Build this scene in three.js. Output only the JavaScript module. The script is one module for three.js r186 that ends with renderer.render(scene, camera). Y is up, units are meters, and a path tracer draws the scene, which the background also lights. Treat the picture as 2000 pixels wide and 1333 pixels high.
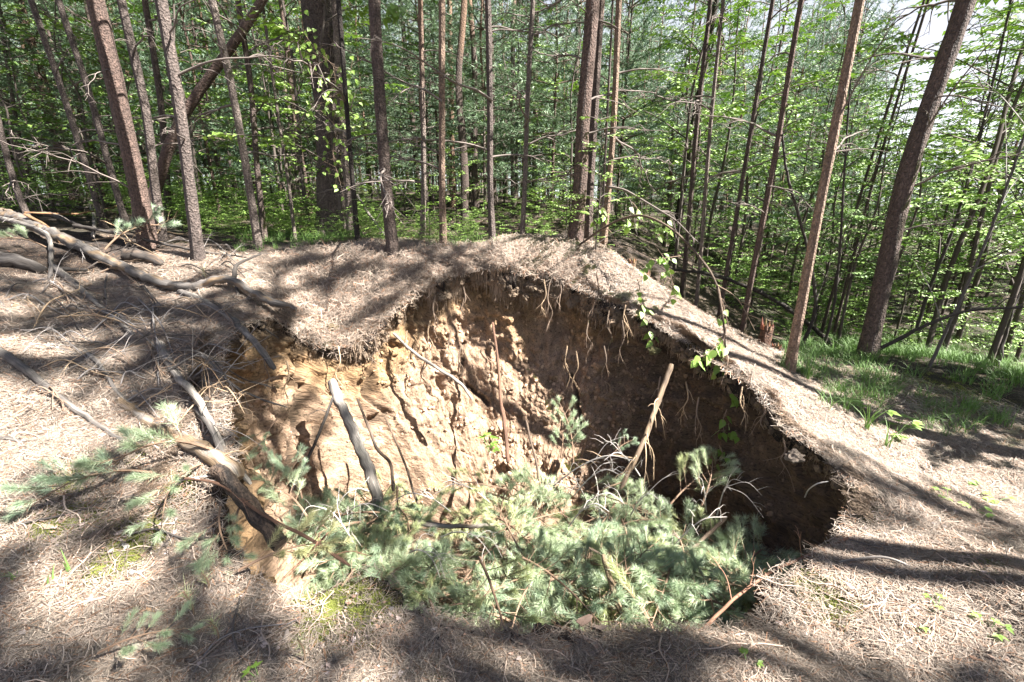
import * as THREE from 'three';
import { ImprovedNoise } from 'three/addons/math/ImprovedNoise.js';

// ---------------------------------------------------------------- camera, sky, sun, exposure
const scene = new THREE.Scene();
const PITCH = 17.3 * Math.PI / 180, EYE = 1.6, FPX = 850;
const camera = new THREE.PerspectiveCamera(2 * Math.atan(666.5 / FPX) * 180 / Math.PI, 1024 / 682, 0.05, 900);
camera.position.set(0, EYE, 0);
camera.rotation.x = -PITCH;
const renderer = new THREE.WebGLRenderer({ antialias: true });
renderer.setSize(1024, 682);
renderer.toneMapping = THREE.LinearToneMapping;
renderer.toneMappingExposure = 6.0;
renderer.shadowMap.enabled = true;
const SUN = new THREE.Vector3(0.97, 0, 0.24).normalize().multiplyScalar(Math.cos(0.87)).setY(Math.sin(0.87));
const sun = new THREE.DirectionalLight(new THREE.Color(1, 0.95, 0.89), 5);
sun.position.copy(SUN).multiplyScalar(60);
sun.target.position.set(0, 0, -3);
sun.castShadow = true;
sun.shadow.mapSize.set(4096, 4096);
Object.assign(sun.shadow.camera, { left: -45, right: 45, top: 45, bottom: -45, near: 1, far: 160 });
scene.add(sun, sun.target);
{
  const W = 256, H = 128, d = new Float32Array(W * H * 4), v = new THREE.Vector3();
  for (let j = 0; j < H; j++) for (let i = 0; i < W; i++) {
    const el = ((j + 0.5) / H - 0.5) * Math.PI, az = ((i + 0.5) / W - 0.5) * 2 * Math.PI;
    v.set(Math.cos(el) * Math.cos(az), Math.sin(el), Math.cos(el) * Math.sin(az));
    const up = Math.max(0, v.y), hz = Math.pow(1 - up, 2), g = Math.pow(Math.max(0, v.dot(SUN)), 6) * 0.35;
    const k = v.y < 0 ? 0.08 : 0.25;
    d.set([k * (0.10 + 1.1 * hz + g), k * (0.14 + 1.08 * hz + g), k * (0.29 + 1.0 * hz + g), 1], (j * W + i) * 4);
  }
  const t = new THREE.DataTexture(d, W, H, THREE.RGBAFormat, THREE.FloatType);
  t.mapping = THREE.EquirectangularReflectionMapping;
  t.magFilter = t.minFilter = THREE.LinearFilter;
  t.needsUpdate = true;
  scene.background = scene.environment = t;
}

// ---------------------------------------------------------------- small helpers
function rng(a) {
  return () => { a |= 0; a = a + 0x6D2B79F5 | 0; let t = Math.imul(a ^ a >>> 15, 1 | a); t = t + Math.imul(t ^ t >>> 7, 61 | t) ^ t; return ((t ^ t >>> 14) >>> 0) / 4294967296; };
}
const IN = new ImprovedNoise();
const ns = (x, y, z = 0) => IN.noise(x + 31.7, y + 17.3, z + 5.1);
const fbm = (x, y, z, o = 4) => { let s = 0, a = 0.5; for (let k = 0; k < o; k++) { s += a * ns(x, y, z + k * 7.7); x *= 2.03; y *= 2.03; z *= 2.03; a *= 0.5; } return s; };
const hash3 = (i, j, k) => { let h = Math.imul(i, 374761393) + Math.imul(j, 668265263) + Math.imul(k, 2147483647) | 0; h = Math.imul(h ^ h >>> 13, 1274126177); return ((h ^ h >>> 16) >>> 0) / 4294967296; };
function cell(x, y, z) {        // distance to the nearest feature point: rounded lumps with sharp seams
  const X = Math.floor(x), Y = Math.floor(y), Z = Math.floor(z); let m = 9;
  for (let i = -1; i < 2; i++) for (let j = -1; j < 2; j++) for (let k = -1; k < 2; k++) { const a = X + i, b = Y + j, c = Z + k, dx = a + hash3(a, b, c) - x, dy = b + hash3(b + 71, c, a) - y, dz = c + hash3(c, a + 37, b) - z, d = dx * dx + dy * dy + dz * dz; if (d < m) m = d; }
  return Math.sqrt(m);
}
const clamp = (x, a, b) => Math.min(b, Math.max(a, x)), lerp = (a, b, t) => a + (b - a) * t;
const sstep = (a, b, x) => { const t = clamp((x - a) / (b - a), 0, 1); return t * t * (3 - 2 * t); };
const V = (x, y, z) => new THREE.Vector3(x, y, z);
const CP = Math.cos(PITCH), SP = Math.sin(PITCH);
// direction of a photograph pixel, and the point on it at a given forward distance in metres
function ray(px, py) { const u = (px - 1000) / FPX, v = -(py - 666.5) / FPX; return V(u, v * CP - SP, -(CP + v * SP)); }
function at(px, py, D) { const r = ray(px, py); return r.multiplyScalar(D / -r.z).add(V(0, EYE, 0)); }
function depthOf(p) { return -(p.z) * CP - (p.y - EYE) * SP; }

// labels for alike small things: which landmark each lies by, on which side, and how near
const LANDS = [[655, 840, 'bleached leaning pole'], [980, 780, 'long reddish root'], [1262, 830, 'tan leaning pole'], [900, 1025, 'peeled pale stem'], [1196, 1150, 'tan stub'], [1552, 893, 'big pale clod'], [1278, 685, 'mossy turf block'], [850, 720, 'pale bent branch'], [640, 668, 'mossy clod'], [1500, 1120, 'reddish bare bough'], [520, 1030, 'dark trunk end'], [1120, 880, 'upright dark bough'], [620, 1060, 'long reddish stick'], [500, 585, 'grey trunk end'], [50, 525, 'black rotten log'], [150, 815, 'grey split log'], [400, 815, 'long peeled pole'], [380, 885, 'decayed log'], [285, 520, 'hollow log'], [490, 665, 'grey forked limb'], [1140, 1218, 'long bark slab'], [1500, 1242, 'pale pebbles'], [300, 1196, 'orange flake'], [255, 1100, 'lichen flake'], [1710, 1108, 'lichen stick'], [110, 1150, 'broad grass blades'], [460, 1250, 'bare dark twig'], [592, 1290, 'yellow seedling'], [740, 1165, 'front moss patch'], [1600, 1160, 'mossy front rim'], [1900, 1005, 'low green plants']];
const NEAR = ['nearest', 'second nearest', 'third nearest', 'fourth nearest', 'fifth nearest', 'sixth nearest', 'seventh nearest', 'eighth nearest', 'ninth nearest', 'tenth nearest'];
function labelByLandmark(list, kind, lands = LANDS) {
  const bins = {};
  for (const o of list) {
    const p = o.userData.mid ?? o.position, d = depthOf(p), px = 1000 + FPX * p.x / d, py = 666.5 - FPX * ((p.y - EYE) * CP - p.z * SP) / d; delete o.userData.mid;
    let b = null; for (const l of lands) { const r = Math.hypot(px - l[0], py - l[1]); if (!b || r < b.r) b = { r, l, side: Math.abs(px - l[0]) > Math.abs(py - l[1]) ? (px < l[0] ? 'left of' : 'right of') : (py < l[1] ? 'above' : 'below') }; }
    (bins[b.side + ' the ' + b.l[2]] ??= []).push([b.r, o]);
  }
  for (const [where, v] of Object.entries(bins)) v.sort((p, q) => p[0] - q[0]).forEach(([, o], i) => { o.userData.label = v.length === 1 ? `${kind} just ${where}` : `${kind} ${where}, ${NEAR[Math.min(i, 9)]} to it`; });
}
const used = {};
function numbered(name) { const k = used[name] = (used[name] ?? -1) + 1; return k ? name + '_' + String(k).padStart(3, '0') : name; }
function tag(o, label, category, group, kind) {
  if (label) o.userData.label = label;
  if (category) o.userData.category = category;
  if (group) o.userData.group = group;
  if (kind) o.userData.kind = kind;
  return o;
}
function thing(name, p, label, category, group) {
  const o = new THREE.Group(); o.name = numbered(name); if (p) o.position.copy(p);
  scene.add(o); return tag(o, label, category, group);
}
function put(name, geo, mat, parent = scene) {
  const m = new THREE.Mesh(geo, mat); m.name = parent === scene ? numbered(name) : name;
  m.castShadow = m.receiveShadow = true; parent.add(m); return m;
}
const DEAD = { t: V(0, 0, 0) };
class GB {                      // collects triangles of one mesh
  constructor() { this.p = []; this.u = []; this.c = []; this.i = []; this.col = [1, 1, 1]; }
  v(x, y, z, u = 0, v = 0) { this.p.push(x, y, z); this.u.push(u, v); this.c.push(this.col[0], this.col[1], this.col[2]); return this.p.length / 3 - 1; }
  tri(a, b, c) { const k = this.v(a.x, a.y, a.z), l = this.v(b.x, b.y, b.z), m = this.v(c.x, c.y, c.z); this.i.push(k, l, m); }
  // tapering tube through pts; rad(t) gives the radius; colour may be a function of (t, angle)
  tube(pts, rad, sides = 6, segs = 0, opt = {}) {
    let P = pts;
    if (segs) { const c = new THREE.CatmullRomCurve3(pts, false, 'centripetal'); P = c.getSpacedPoints(segs); }
    const n = P.length, base = this.p.length / 3; let len = 0;
    const T = V(0, 0, 0), N = V(0, 0, 0), B = V(0, 0, 0);
    T.subVectors(P[1], P[0]).normalize(); N.set(Math.abs(T.y) < 0.9 ? 0 : 1, Math.abs(T.y) < 0.9 ? 1 : 0, 0).cross(T).normalize();
    for (let k = 0; k < n; k++) {
      if (k) len += P[k].distanceTo(P[k - 1]);
      T.subVectors(P[Math.min(n - 1, k + 1)], P[Math.max(0, k - 1)]).normalize();
      N.addScaledVector(T, -N.dot(T)).normalize(); B.crossVectors(T, N);
      const t = k / (n - 1), r0 = typeof rad === 'function' ? rad(t) : rad;
      for (let s = 0; s <= sides; s++) {
        const a = (s % sides) / sides * 2 * Math.PI, ca = Math.cos(a), sa = Math.sin(a);
        const r = r0 * (opt.bump ? opt.bump(t, a, len) : 1);
        if (opt.color) this.col = opt.color(t, a, len);
        this.v(P[k].x + (N.x * ca + B.x * sa) * r, P[k].y + (N.y * ca + B.y * sa) * r, P[k].z + (N.z * ca + B.z * sa) * r, s / sides * Math.max(1, Math.round(r0 * 2 * Math.PI / 0.25)) * 0.25, len);
      }
    }
    for (let k = 0; k < n - 1; k++) for (let s = 0; s < sides; s++) {
      const a = base + k * (sides + 1) + s, b = a + sides + 1;
      this.i.push(a, a + 1, b, b, a + 1, b + 1);
    }
    if (opt.cap) for (const k of [0, n - 1]) {
      if (opt.capColor) this.col = opt.capColor;
      const c = this.v(P[k].x, P[k].y, P[k].z), ring = [];
      for (let s = 0; s < sides; s++) { const q = (base + k * (sides + 1) + s) * 3; ring.push(this.v(this.p[q], this.p[q + 1], this.p[q + 2], s * 0.03, 0.02)); }
      for (let s = 0; s < sides; s++) { const a = ring[s], b = ring[(s + 1) % sides]; k ? this.i.push(c, a, b) : this.i.push(c, b, a); }
    }
    return this;
  }
  needles(p, d, n, len, w, spread, R, along = 0) {      // a burst of thin blades at p round direction d
    const a = V(0, 0, 0), s = V(0, 0, 0), q = V(0, 0, 0);
    for (let k = 0; k < n; k++) {
      a.set(R() - 0.5, R() - 0.5, R() - 0.5).normalize().multiplyScalar(spread).add(d).normalize();
      s.set(R() - 0.5, R() - 0.5, R() - 0.5).cross(a).normalize().multiplyScalar(w / 2);
      q.copy(p); if (along) q.addScaledVector(d, -along * R());
      const l = len * (0.7 + 0.5 * R()), i = this.p.length / 3;
      this.p.push(q.x - s.x, q.y - s.y, q.z - s.z, q.x + s.x, q.y + s.y, q.z + s.z, q.x + a.x * l, q.y + a.y * l - l * 0.08, q.z + a.z * l);
      this.u.push(0, 0, 1, 0, 0.5, 1); for (let m = 0; m < 3; m++) this.c.push(...this.col);
      this.i.push(i, i + 1, i + 2);
    }
  }
  leaf(p, d, nrm, L, W, fold = 0.25, fine = false) {     // ovate leaf folded along its midrib
    const s = V(0, 0, 0).crossVectors(d, nrm).normalize(), m = [], f = fold * W;
    const pt = (t, w, h) => this.v(p.x + d.x * L * t + s.x * w * W + nrm.x * h, p.y + d.y * L * t + s.y * w * W + nrm.y * h - L * 0.18 * t * t, p.z + d.z * L * t + s.z * w * W + nrm.z * h, 0.5 + w, t);
    if (!fine) { m.push(pt(0, 0, 0), pt(0.42, 0.5, f), pt(1, 0, 0), pt(0.42, -0.5, f)); this.i.push(m[0], m[1], m[2], m[0], m[2], m[3]); return; }
    const w = [[0, 0], [0.16, 0.42], [0.38, 0.5], [0.65, 0.33], [0.85, 0.13], [1, 0]];
    const c = w.map(([t]) => pt(t, 0, 0)), l = w.map(([t, x]) => pt(t, x, f * x * 2)), r = w.map(([t, x]) => pt(t, -x, f * x * 2));
    for (let k = 0; k < 5; k++) this.i.push(c[k], l[k], l[k + 1], c[k], l[k + 1], c[k + 1], c[k], r[k + 1], r[k], c[k], c[k + 1], r[k + 1]);
  }
  geo() {
    const g = new THREE.BufferGeometry();
    g.setAttribute('position', new THREE.Float32BufferAttribute(this.p, 3));
    g.setAttribute('uv', new THREE.Float32BufferAttribute(this.u, 2));
    g.setAttribute('color', new THREE.Float32BufferAttribute(this.c, 3));
    g.setIndex(this.i); g.computeVertexNormals(); return g;
  }
  build(name, mat, parent) { return put(name, this.geo(), mat, parent); }
}

// ---------------------------------------------------------------- textures and materials
function canvasTex(size, draw, color = true) {
  const c = document.createElement('canvas'); c.width = c.height = size;
  draw(c.getContext('2d'), size);
  const t = new THREE.CanvasTexture(c); t.wrapS = t.wrapT = THREE.RepeatWrapping;
  if (color) t.colorSpace = THREE.SRGBColorSpace;
  return t;
}
function noiseTex(size, f, color) {       // f(u, v) in 0..1 -> [r, g, b] 0..255, tiled by wrapping its coordinates on a torus
  const d = new Uint8Array(size * size * 4);
  for (let j = 0; j < size; j++) for (let i = 0; i < size; i++) { const q = f(i / size, j / size); d.set([q[0], q[1], q[2], 255].map((x) => clamp(x, 0, 255)), (j * size + i) * 4); }
  const t = new THREE.DataTexture(d, size, size); t.wrapS = t.wrapT = THREE.RepeatWrapping; t.magFilter = THREE.LinearFilter; t.minFilter = THREE.LinearMipmapLinearFilter; t.generateMipmaps = true;
  if (color) t.colorSpace = THREE.SRGBColorSpace; t.needsUpdate = true; return t;
}
const torus = (u, v, fu, fv, o = 4, k = 0) => {         // seamless fbm: blend of four shifted copies
  const f = (a, b) => fbm(a * fu, b * fv, k, o);
  return f(u, v) * (1 - u) * (1 - v) + f(u - 1, v) * u * (1 - v) + f(u, v - 1) * (1 - u) * v + f(u - 1, v - 1) * u * v;
};
function litterDraw(gray) {
  return (g, S) => {
    const R = rng(77);
    g.fillStyle = gray ? '#202020' : '#3a302b'; g.fillRect(0, 0, S, S);
    for (let k = 0; k < 12000; k++) {
      const x = R() * S, y = R() * S, a = R() * Math.PI * 2, l = S * (0.02 + 0.045 * R()), b = R(), bend = (R() - 0.5) * 0.5, w = 1 + R() * 1.6;
      const q = Math.floor(45 + 200 * b * (0.25 + 0.75 * k / 12000));
      const tone = R(), c = tone < 0.5 ? [1, 0.92, 0.83] : tone < 0.75 ? [0.95, 0.83, 0.71] : tone < 0.95 ? [0.95, 0.92, 0.89] : [0.9, 0.62, 0.45];
      g.strokeStyle = gray ? `rgb(${q},${q},${q})` : `rgb(${Math.floor(q * c[0])},${Math.floor(q * c[1])},${Math.floor(q * c[2])})`;
      g.lineWidth = w;
      for (const [ox, oy] of [[0, 0], [x > S * 0.93 ? -S : S, 0], [0, y > S * 0.93 ? -S : S]]) {
        if (ox && x > S * 0.07 && x < S * 0.93) continue; if (oy && y > S * 0.07 && y < S * 0.93) continue;
        g.beginPath(); g.moveTo(x + ox, y + oy);
        g.quadraticCurveTo(x + ox + Math.cos(a + bend) * l / 2, y + oy + Math.sin(a + bend) * l / 2, x + ox + Math.cos(a) * l, y + oy + Math.sin(a) * l); g.stroke();
      }
    }
  };
}
const litterTex = canvasTex(1024, litterDraw(false)), litterBump = canvasTex(1024, litterDraw(true), false);
const grit = (u, v, n) => { let m = 9; const X = Math.floor(u * n), Y = Math.floor(v * n); for (let i = -1; i < 2; i++) for (let j = -1; j < 2; j++) { const a = X + i, b = Y + j, A = (a + n) % n, B = (b + n) % n; m = Math.min(m, Math.hypot(a + hash3(A, B, 3) - u * n, b + hash3(B, A, 8) - v * n)); } return m; };
const soilTex = noiseTex(1024, (u, v) => { const a = torus(u, v, 9, 9, 4), b = torus(u, v, 60, 60, 2, 3), c = grit(u, v, 70), d = hash3(Math.floor(u * 1024), Math.floor(v * 1024), 5); const q = 214 + 120 * a + 60 * b - 60 * sstep(0.45, 0.85, c) + 26 * (d - 0.5) - (d > 0.985 ? 90 : 0); return [q, q * 0.985, q * 0.96]; }, true);
const soilBump = noiseTex(1024, (u, v) => { const q = 120 + 90 * torus(u, v, 14, 14, 4, 9) + 70 * (0.6 - grit(u, v, 34)) + 55 * (0.6 - grit(u, v, 90)) + 30 * (hash3(Math.floor(u * 1024), Math.floor(v * 1024), 9) - 0.5); return [q, q, q]; });
const barkH = (u, v) => { const w = torus(u, v, 6, 6, 3, 2) * 0.06; const a = Math.abs(torus(u + w, v, 18, 5, 4, 1)), b = torus(u, v, 56, 30, 3, 6), c = grit(u, v, 26); return clamp(1.0 * Math.sqrt(a) + 0.7 * b + 0.5 * (0.6 - c), 0, 1); };
const barkTex = noiseTex(512, (u, v) => { const h = barkH(u, v), l = torus(u, v, 12, 12, 3, 12); const q = 130 + 100 * h + 85 * l; return [q, q * 0.975, q * 0.96]; }, true);
const barkBump = noiseTex(512, (u, v) => { const q = 255 * barkH(u, v); return [q, q, q]; });
const grainTex = noiseTex(512, (u, v) => { const a = torus(u, v, 60, 5, 3, 1), b = torus(u, v, 8, 4, 3, 5); const q = 190 + 170 * a + 120 * b; return [q, q * 0.99, q * 0.97]; }, true);
const grainBump = noiseTex(512, (u, v) => { const q = 128 + 220 * torus(u, v, 60, 5, 3, 1); return [q, q, q]; });
for (const t of [barkTex, barkBump]) t.repeat.set(2, 2);
for (const t of [grainTex, grainBump]) t.repeat.set(4, 2);
const std = (o) => new THREE.MeshStandardMaterial({ roughness: 0.9, metalness: 0, side: THREE.DoubleSide, ...o });
const phy = (o) => new THREE.MeshPhysicalMaterial({ roughness: 0.75, metalness: 0, side: THREE.DoubleSide, thickness: 0, ...o });
const L = (r, g, b) => new THREE.Color().setRGB(r, g, b);
const M = {
  ground: std({ vertexColors: true, map: litterTex, bumpMap: litterBump, bumpScale: 0.006, roughness: 1 }),
  soil: std({ vertexColors: true, map: soilTex, bumpMap: soilBump, bumpScale: 0.022, roughness: 1 }),
  bark: std({ vertexColors: true, map: barkTex, bumpMap: barkBump, bumpScale: 0.012 }),
  wood: std({ vertexColors: true, map: grainTex, bumpMap: grainBump, bumpScale: 0.004, roughness: 0.8 }),
  twig: std({ vertexColors: true, roughness: 0.85 }),
  dryTwig: std({ color: L(0.10, 0.082, 0.07) }),
  needle: std({ color: L(0.105, 0.185, 0.10), roughness: 0.42 }),
  needleDry: std({ color: L(0.33, 0.33, 0.16), roughness: 0.5 }),
  crown: phy({ color: L(0.19, 0.29, 0.16), roughness: 0.5, transmission: 0.35 }),
  crownBlue: phy({ color: L(0.17, 0.27, 0.175), roughness: 0.5, transmission: 0.35 }),
  leaf: phy({ color: L(0.20, 0.34, 0.04), roughness: 0.6, transmission: 0.45 }),
  leafDark: phy({ color: L(0.13, 0.25, 0.035), roughness: 0.6, transmission: 0.4 }),
  leafYoung: phy({ color: L(0.22, 0.36, 0.05), roughness: 0.55, transmission: 0.45 }),
  grass: phy({ color: L(0.14, 0.27, 0.05), roughness: 0.6, transmission: 0.35 }),
  moss: std({ color: L(0.23, 0.26, 0.055), roughness: 1 }),
  litter: std({ color: L(1, 1, 1), roughness: 0.8 }),
};

// ---------------------------------------------------------------- the lie of the land
const C = { x: 0.1, z: -2.85 };
// rim of the pit: photograph pixel and forward distance, anticlockwise seen from above
const RIM = [[1000, 1235, 1.35], [1200, 1235, 1.36], [1380, 1240, 1.36], [1510, 1200, 1.45], [1525, 1130, 1.6], [1640, 1090, 1.72], [1668, 1000, 2.0], [1640, 920, 2.3], [1540, 830, 2.7], [1480, 755, 3.0], [1390, 690, 3.4], [1305, 640, 3.75], [1225, 592, 4.05], [1135, 550, 4.32], [1045, 526, 4.42], [940, 515, 4.46], [865, 540, 4.32], [780, 578, 4.14], [700, 655, 3.85], [620, 665, 3.72], [530, 615, 3.55], [440, 640, 3.05], [410, 720, 2.6], [425, 800, 2.25], [440, 900, 1.95], [400, 990, 1.75], [425, 1080, 1.55], [520, 1160, 1.4], [650, 1150, 1.46], [740, 1140, 1.5], [830, 1205, 1.38]].map((a) => at(...a));
const PTS = [...RIM,
  ...[[600, 512, 4.4], [700, 500, 4.5], [800, 503, 4.5], [900, 495, 4.6], [1000, 478, 4.7], [1110, 475, 4.72], [1185, 500, 4.6], [1255, 552, 4.35], [1335, 605, 4.05], [1425, 660, 3.75], [1540, 735, 3.45], [1650, 820, 3.0], [1750, 900, 2.65], [1900, 980, 2.3],
    [1690, 695, 4.5], [1900, 720, 4.2], [1960, 860, 3.0], [285, 478, 4.6], [385, 512, 4.2], [500, 500, 4.6], [0, 450, 4.8], [0, 560, 3.4], [0, 700, 2.5], [200, 560, 3.8], [200, 700, 2.75], [300, 600, 3.5], [330, 760, 2.45], [0, 1000, 1.66], [200, 880, 2.0], [250, 1050, 1.6], [0, 1320, 1.08], [500, 1320, 1.08], [1000, 1333, 1.1], [1500, 1320, 1.1], [1990, 1333, 1.1], [1990, 1150, 1.45], [1800, 1050, 1.85]].map((a) => at(...a)),
  ...[[0, 0, 0], [-3, 0.25, -0.3], [3.5, -0.15, -0.5], [0, -0.1, 3], [-6, 0.5, 2], [6, -0.4, 2], [0, -0.5, 12], [-12, 0.6, 4], [12, -0.8, 4], [3.3, -0.15, -5.2], [2.4, 0.1, -5.3], [1.9, 0.35, -5.2], [1.25, 0.72, -5.7], [2.6, 0.2, -4.4], [0.4, 0.86, -5.8], [-0.8, 0.92, -5.7], [4.5, -0.3, -7], [7, -0.6, -6], [8, -0.7, -9], [6, -0.3, -12], [9, 0.1, -15], [10, 0.9, -20], [17, 0.6, -20], [15, -0.5, -8], [0, 1.02, -7.5], [-3, 1.1, -7.5], [-6, 1.3, -6], [2, 0.9, -7.5], [0, 1.75, -13], [-5, 1.8, -14], [-12, 1.7, -12], [2.5, 1.5, -13], [-9, 1.3, -5], [-8, 1.0, -1.5], [0, 1.9, -22], [-14, 2, -20], [-20, 1.6, -4], [4, 1.3, -22]].map((a) => V(...a))];
const TPS = (() => {
  const n = PTS.length, N = n + 3, A = Array.from({ length: N }, () => new Float64Array(N + 1));
  const U = (r2) => r2 < 1e-9 ? 0 : 0.5 * r2 * Math.log(r2);
  for (let i = 0; i < n; i++) {
    for (let j = 0; j < n; j++) A[i][j] = U((PTS[i].x - PTS[j].x) ** 2 + (PTS[i].z - PTS[j].z) ** 2) + (i === j ? 0.012 : 0);
    A[i][n] = A[n][i] = 1; A[i][n + 1] = A[n + 1][i] = PTS[i].x; A[i][n + 2] = A[n + 2][i] = PTS[i].z; A[i][N] = PTS[i].y;
  }
  for (let c = 0; c < N; c++) {
    let p = c; for (let r = c + 1; r < N; r++) if (Math.abs(A[r][c]) > Math.abs(A[p][c])) p = r;
    [A[c], A[p]] = [A[p], A[c]];
    for (let r = 0; r < N; r++) if (r !== c) { const f = A[r][c] / A[c][c]; if (f) for (let k = c; k <= N; k++) A[r][k] -= f * A[c][k]; }
  }
  const w = A.map((row, i) => row[N] / row[i]);
  return (x, z) => { let s = w[n] + w[n + 1] * x + w[n + 2] * z; for (let i = 0; i < n; i++) { const dx = x - PTS[i].x, dz = z - PTS[i].z, r2 = dx * dx + dz * dz; if (r2 > 1e-9) s += w[i] * 0.5 * r2 * Math.log(r2); } return s; };
})();
function H0(x, z) {
  const dx = x - C.x, dz = z - C.z, r = Math.hypot(dx, dz), k = Math.min(1, 19 / r);
  return TPS(C.x + dx * k, C.z + dz * k) + (r > 15 ? ns(x * 0.05, z * 0.05, 2) * Math.min(3, (r - 15) * 0.08) : 0);
}
function H(x, z) {
  return H0(x, z) + 0.05 * ns(x * 1.6, z * 1.6, 1) + 0.022 * ns(x * 5, z * 5, 3) + 0.008 * ns(x * 14, z * 14, 8);
}
// rim as radius over angle
const RA = RIM.map((p) => ({ a: Math.atan2(-(p.z - C.z), p.x - C.x), r: Math.hypot(p.x - C.x, p.z - C.z) })).sort((p, q) => p.a - q.a);
function rimR(a) {
  const n = RA.length; let k = RA.findIndex((p) => p.a > a); if (k < 0) k = 0;
  const p1 = RA[(k + n - 1) % n], p2 = RA[k % n], p0 = RA[(k + n - 2) % n], p3 = RA[(k + 1) % n];
  let span = p2.a - p1.a; if (span <= 0) span += 2 * Math.PI; let t = a - p1.a; if (t < 0) t += 2 * Math.PI; t /= span;
  return 0.5 * (2 * p1.r + (p2.r - p0.r) * t + (2 * p0.r - 5 * p1.r + 4 * p2.r - p3.r) * t * t + (3 * p1.r - p0.r - 3 * p2.r + p3.r) * t * t * t);
}
function rag(a) { const c = Math.cos(a), s = Math.sin(a); const k = 1 + 1.3 * bell(a, 75, 50) + 1.2 * bell(a, 135, 22); return k * (0.055 * ns(c * 4, s * 4, 2) + 0.045 * ns(c * 11, s * 11, 4) + 0.022 * ns(c * 32, s * 32, 6)) + 0.012 * ns(c * 70, s * 70, 1); }
const RR = (a) => rimR(a) + rag(a);
const polar = (x, z) => [Math.atan2(-(z - C.z), x - C.x), Math.hypot(x - C.x, z - C.z)];
const inPit = (x, z, m = 0) => { const [a, r] = polar(x, z); return r < rimR(a) + m; };
// where the sight line of a photograph pixel meets the ground
function hit(px, py, lift = 0) {
  const r = ray(px, py); let D = 0.4; const s = 1 / -r.z;
  for (; D < 45; D += 0.01 + D * 0.002) { const x = r.x * s * D, z = -D, y = EYE + r.y * s * D; if (y <= H0(x, z) + 0.005) break; }
  const x = r.x * s * D, z = -D; return V(x, H(x, z) + lift, z);
}
const angGap = (a, b) => { let d = Math.abs(a - b) % (2 * Math.PI); return d > Math.PI ? 2 * Math.PI - d : d; };
const bell = (a, c, w) => Math.exp(-((angGap(a, c * Math.PI / 180) / (w * Math.PI / 180)) ** 2));
// moss cushions: photograph pixel and radius in metres
const MOSS = [[250, 880, 0.2], [150, 960, 0.22], [90, 1040, 0.15], [220, 1090, 0.16], [300, 1010, 0.14], [740, 1165, 0.16], [660, 1235, 0.17], [585, 1210, 0.1], [1600, 1160, 0.13], [1690, 985, 0.12], [1640, 1215, 0.1], [1940, 1110, 0.12], [1300, 610, 0.1], [1370, 660, 0.12], [330, 775, 0.1], [360, 900, 0.1], [800, 570, 0.14], [1075, 535, 0.16], [1140, 520, 0.12], [860, 1310, 0.06], [1880, 780, 0.4], [1780, 800, 0.3]].map(([x, y, r]) => ({ p: hit(x, y), r }));
function mossAt(x, z) { let m = 0; for (const q of MOSS) { const d = Math.hypot(x - q.p.x, z - q.p.z) / q.r; if (d < 2) m = Math.max(m, sstep(1.5, 0.3, d + 0.9 * ns(x * 9, z * 9, 3))); } return m; }
function groundColor(x, z) {
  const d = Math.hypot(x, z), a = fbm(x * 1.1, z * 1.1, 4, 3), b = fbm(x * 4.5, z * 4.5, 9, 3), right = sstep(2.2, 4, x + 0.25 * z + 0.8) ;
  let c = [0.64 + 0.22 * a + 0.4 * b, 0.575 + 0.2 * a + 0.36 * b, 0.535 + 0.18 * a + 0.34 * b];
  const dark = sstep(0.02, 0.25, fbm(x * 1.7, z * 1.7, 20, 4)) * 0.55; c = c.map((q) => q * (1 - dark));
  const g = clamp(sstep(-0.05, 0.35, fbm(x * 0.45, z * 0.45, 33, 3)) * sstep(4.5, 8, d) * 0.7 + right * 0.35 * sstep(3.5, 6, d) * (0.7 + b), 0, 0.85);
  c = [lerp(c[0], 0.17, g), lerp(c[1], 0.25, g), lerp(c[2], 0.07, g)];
  c = [c[0] * 0.70, c[1] * 0.675, c[2] * 0.64]; const m = mossAt(x, z); return [lerp(c[0], 0.34, m), lerp(c[1], 0.37, m), lerp(c[2], 0.11, m)];
}
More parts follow.
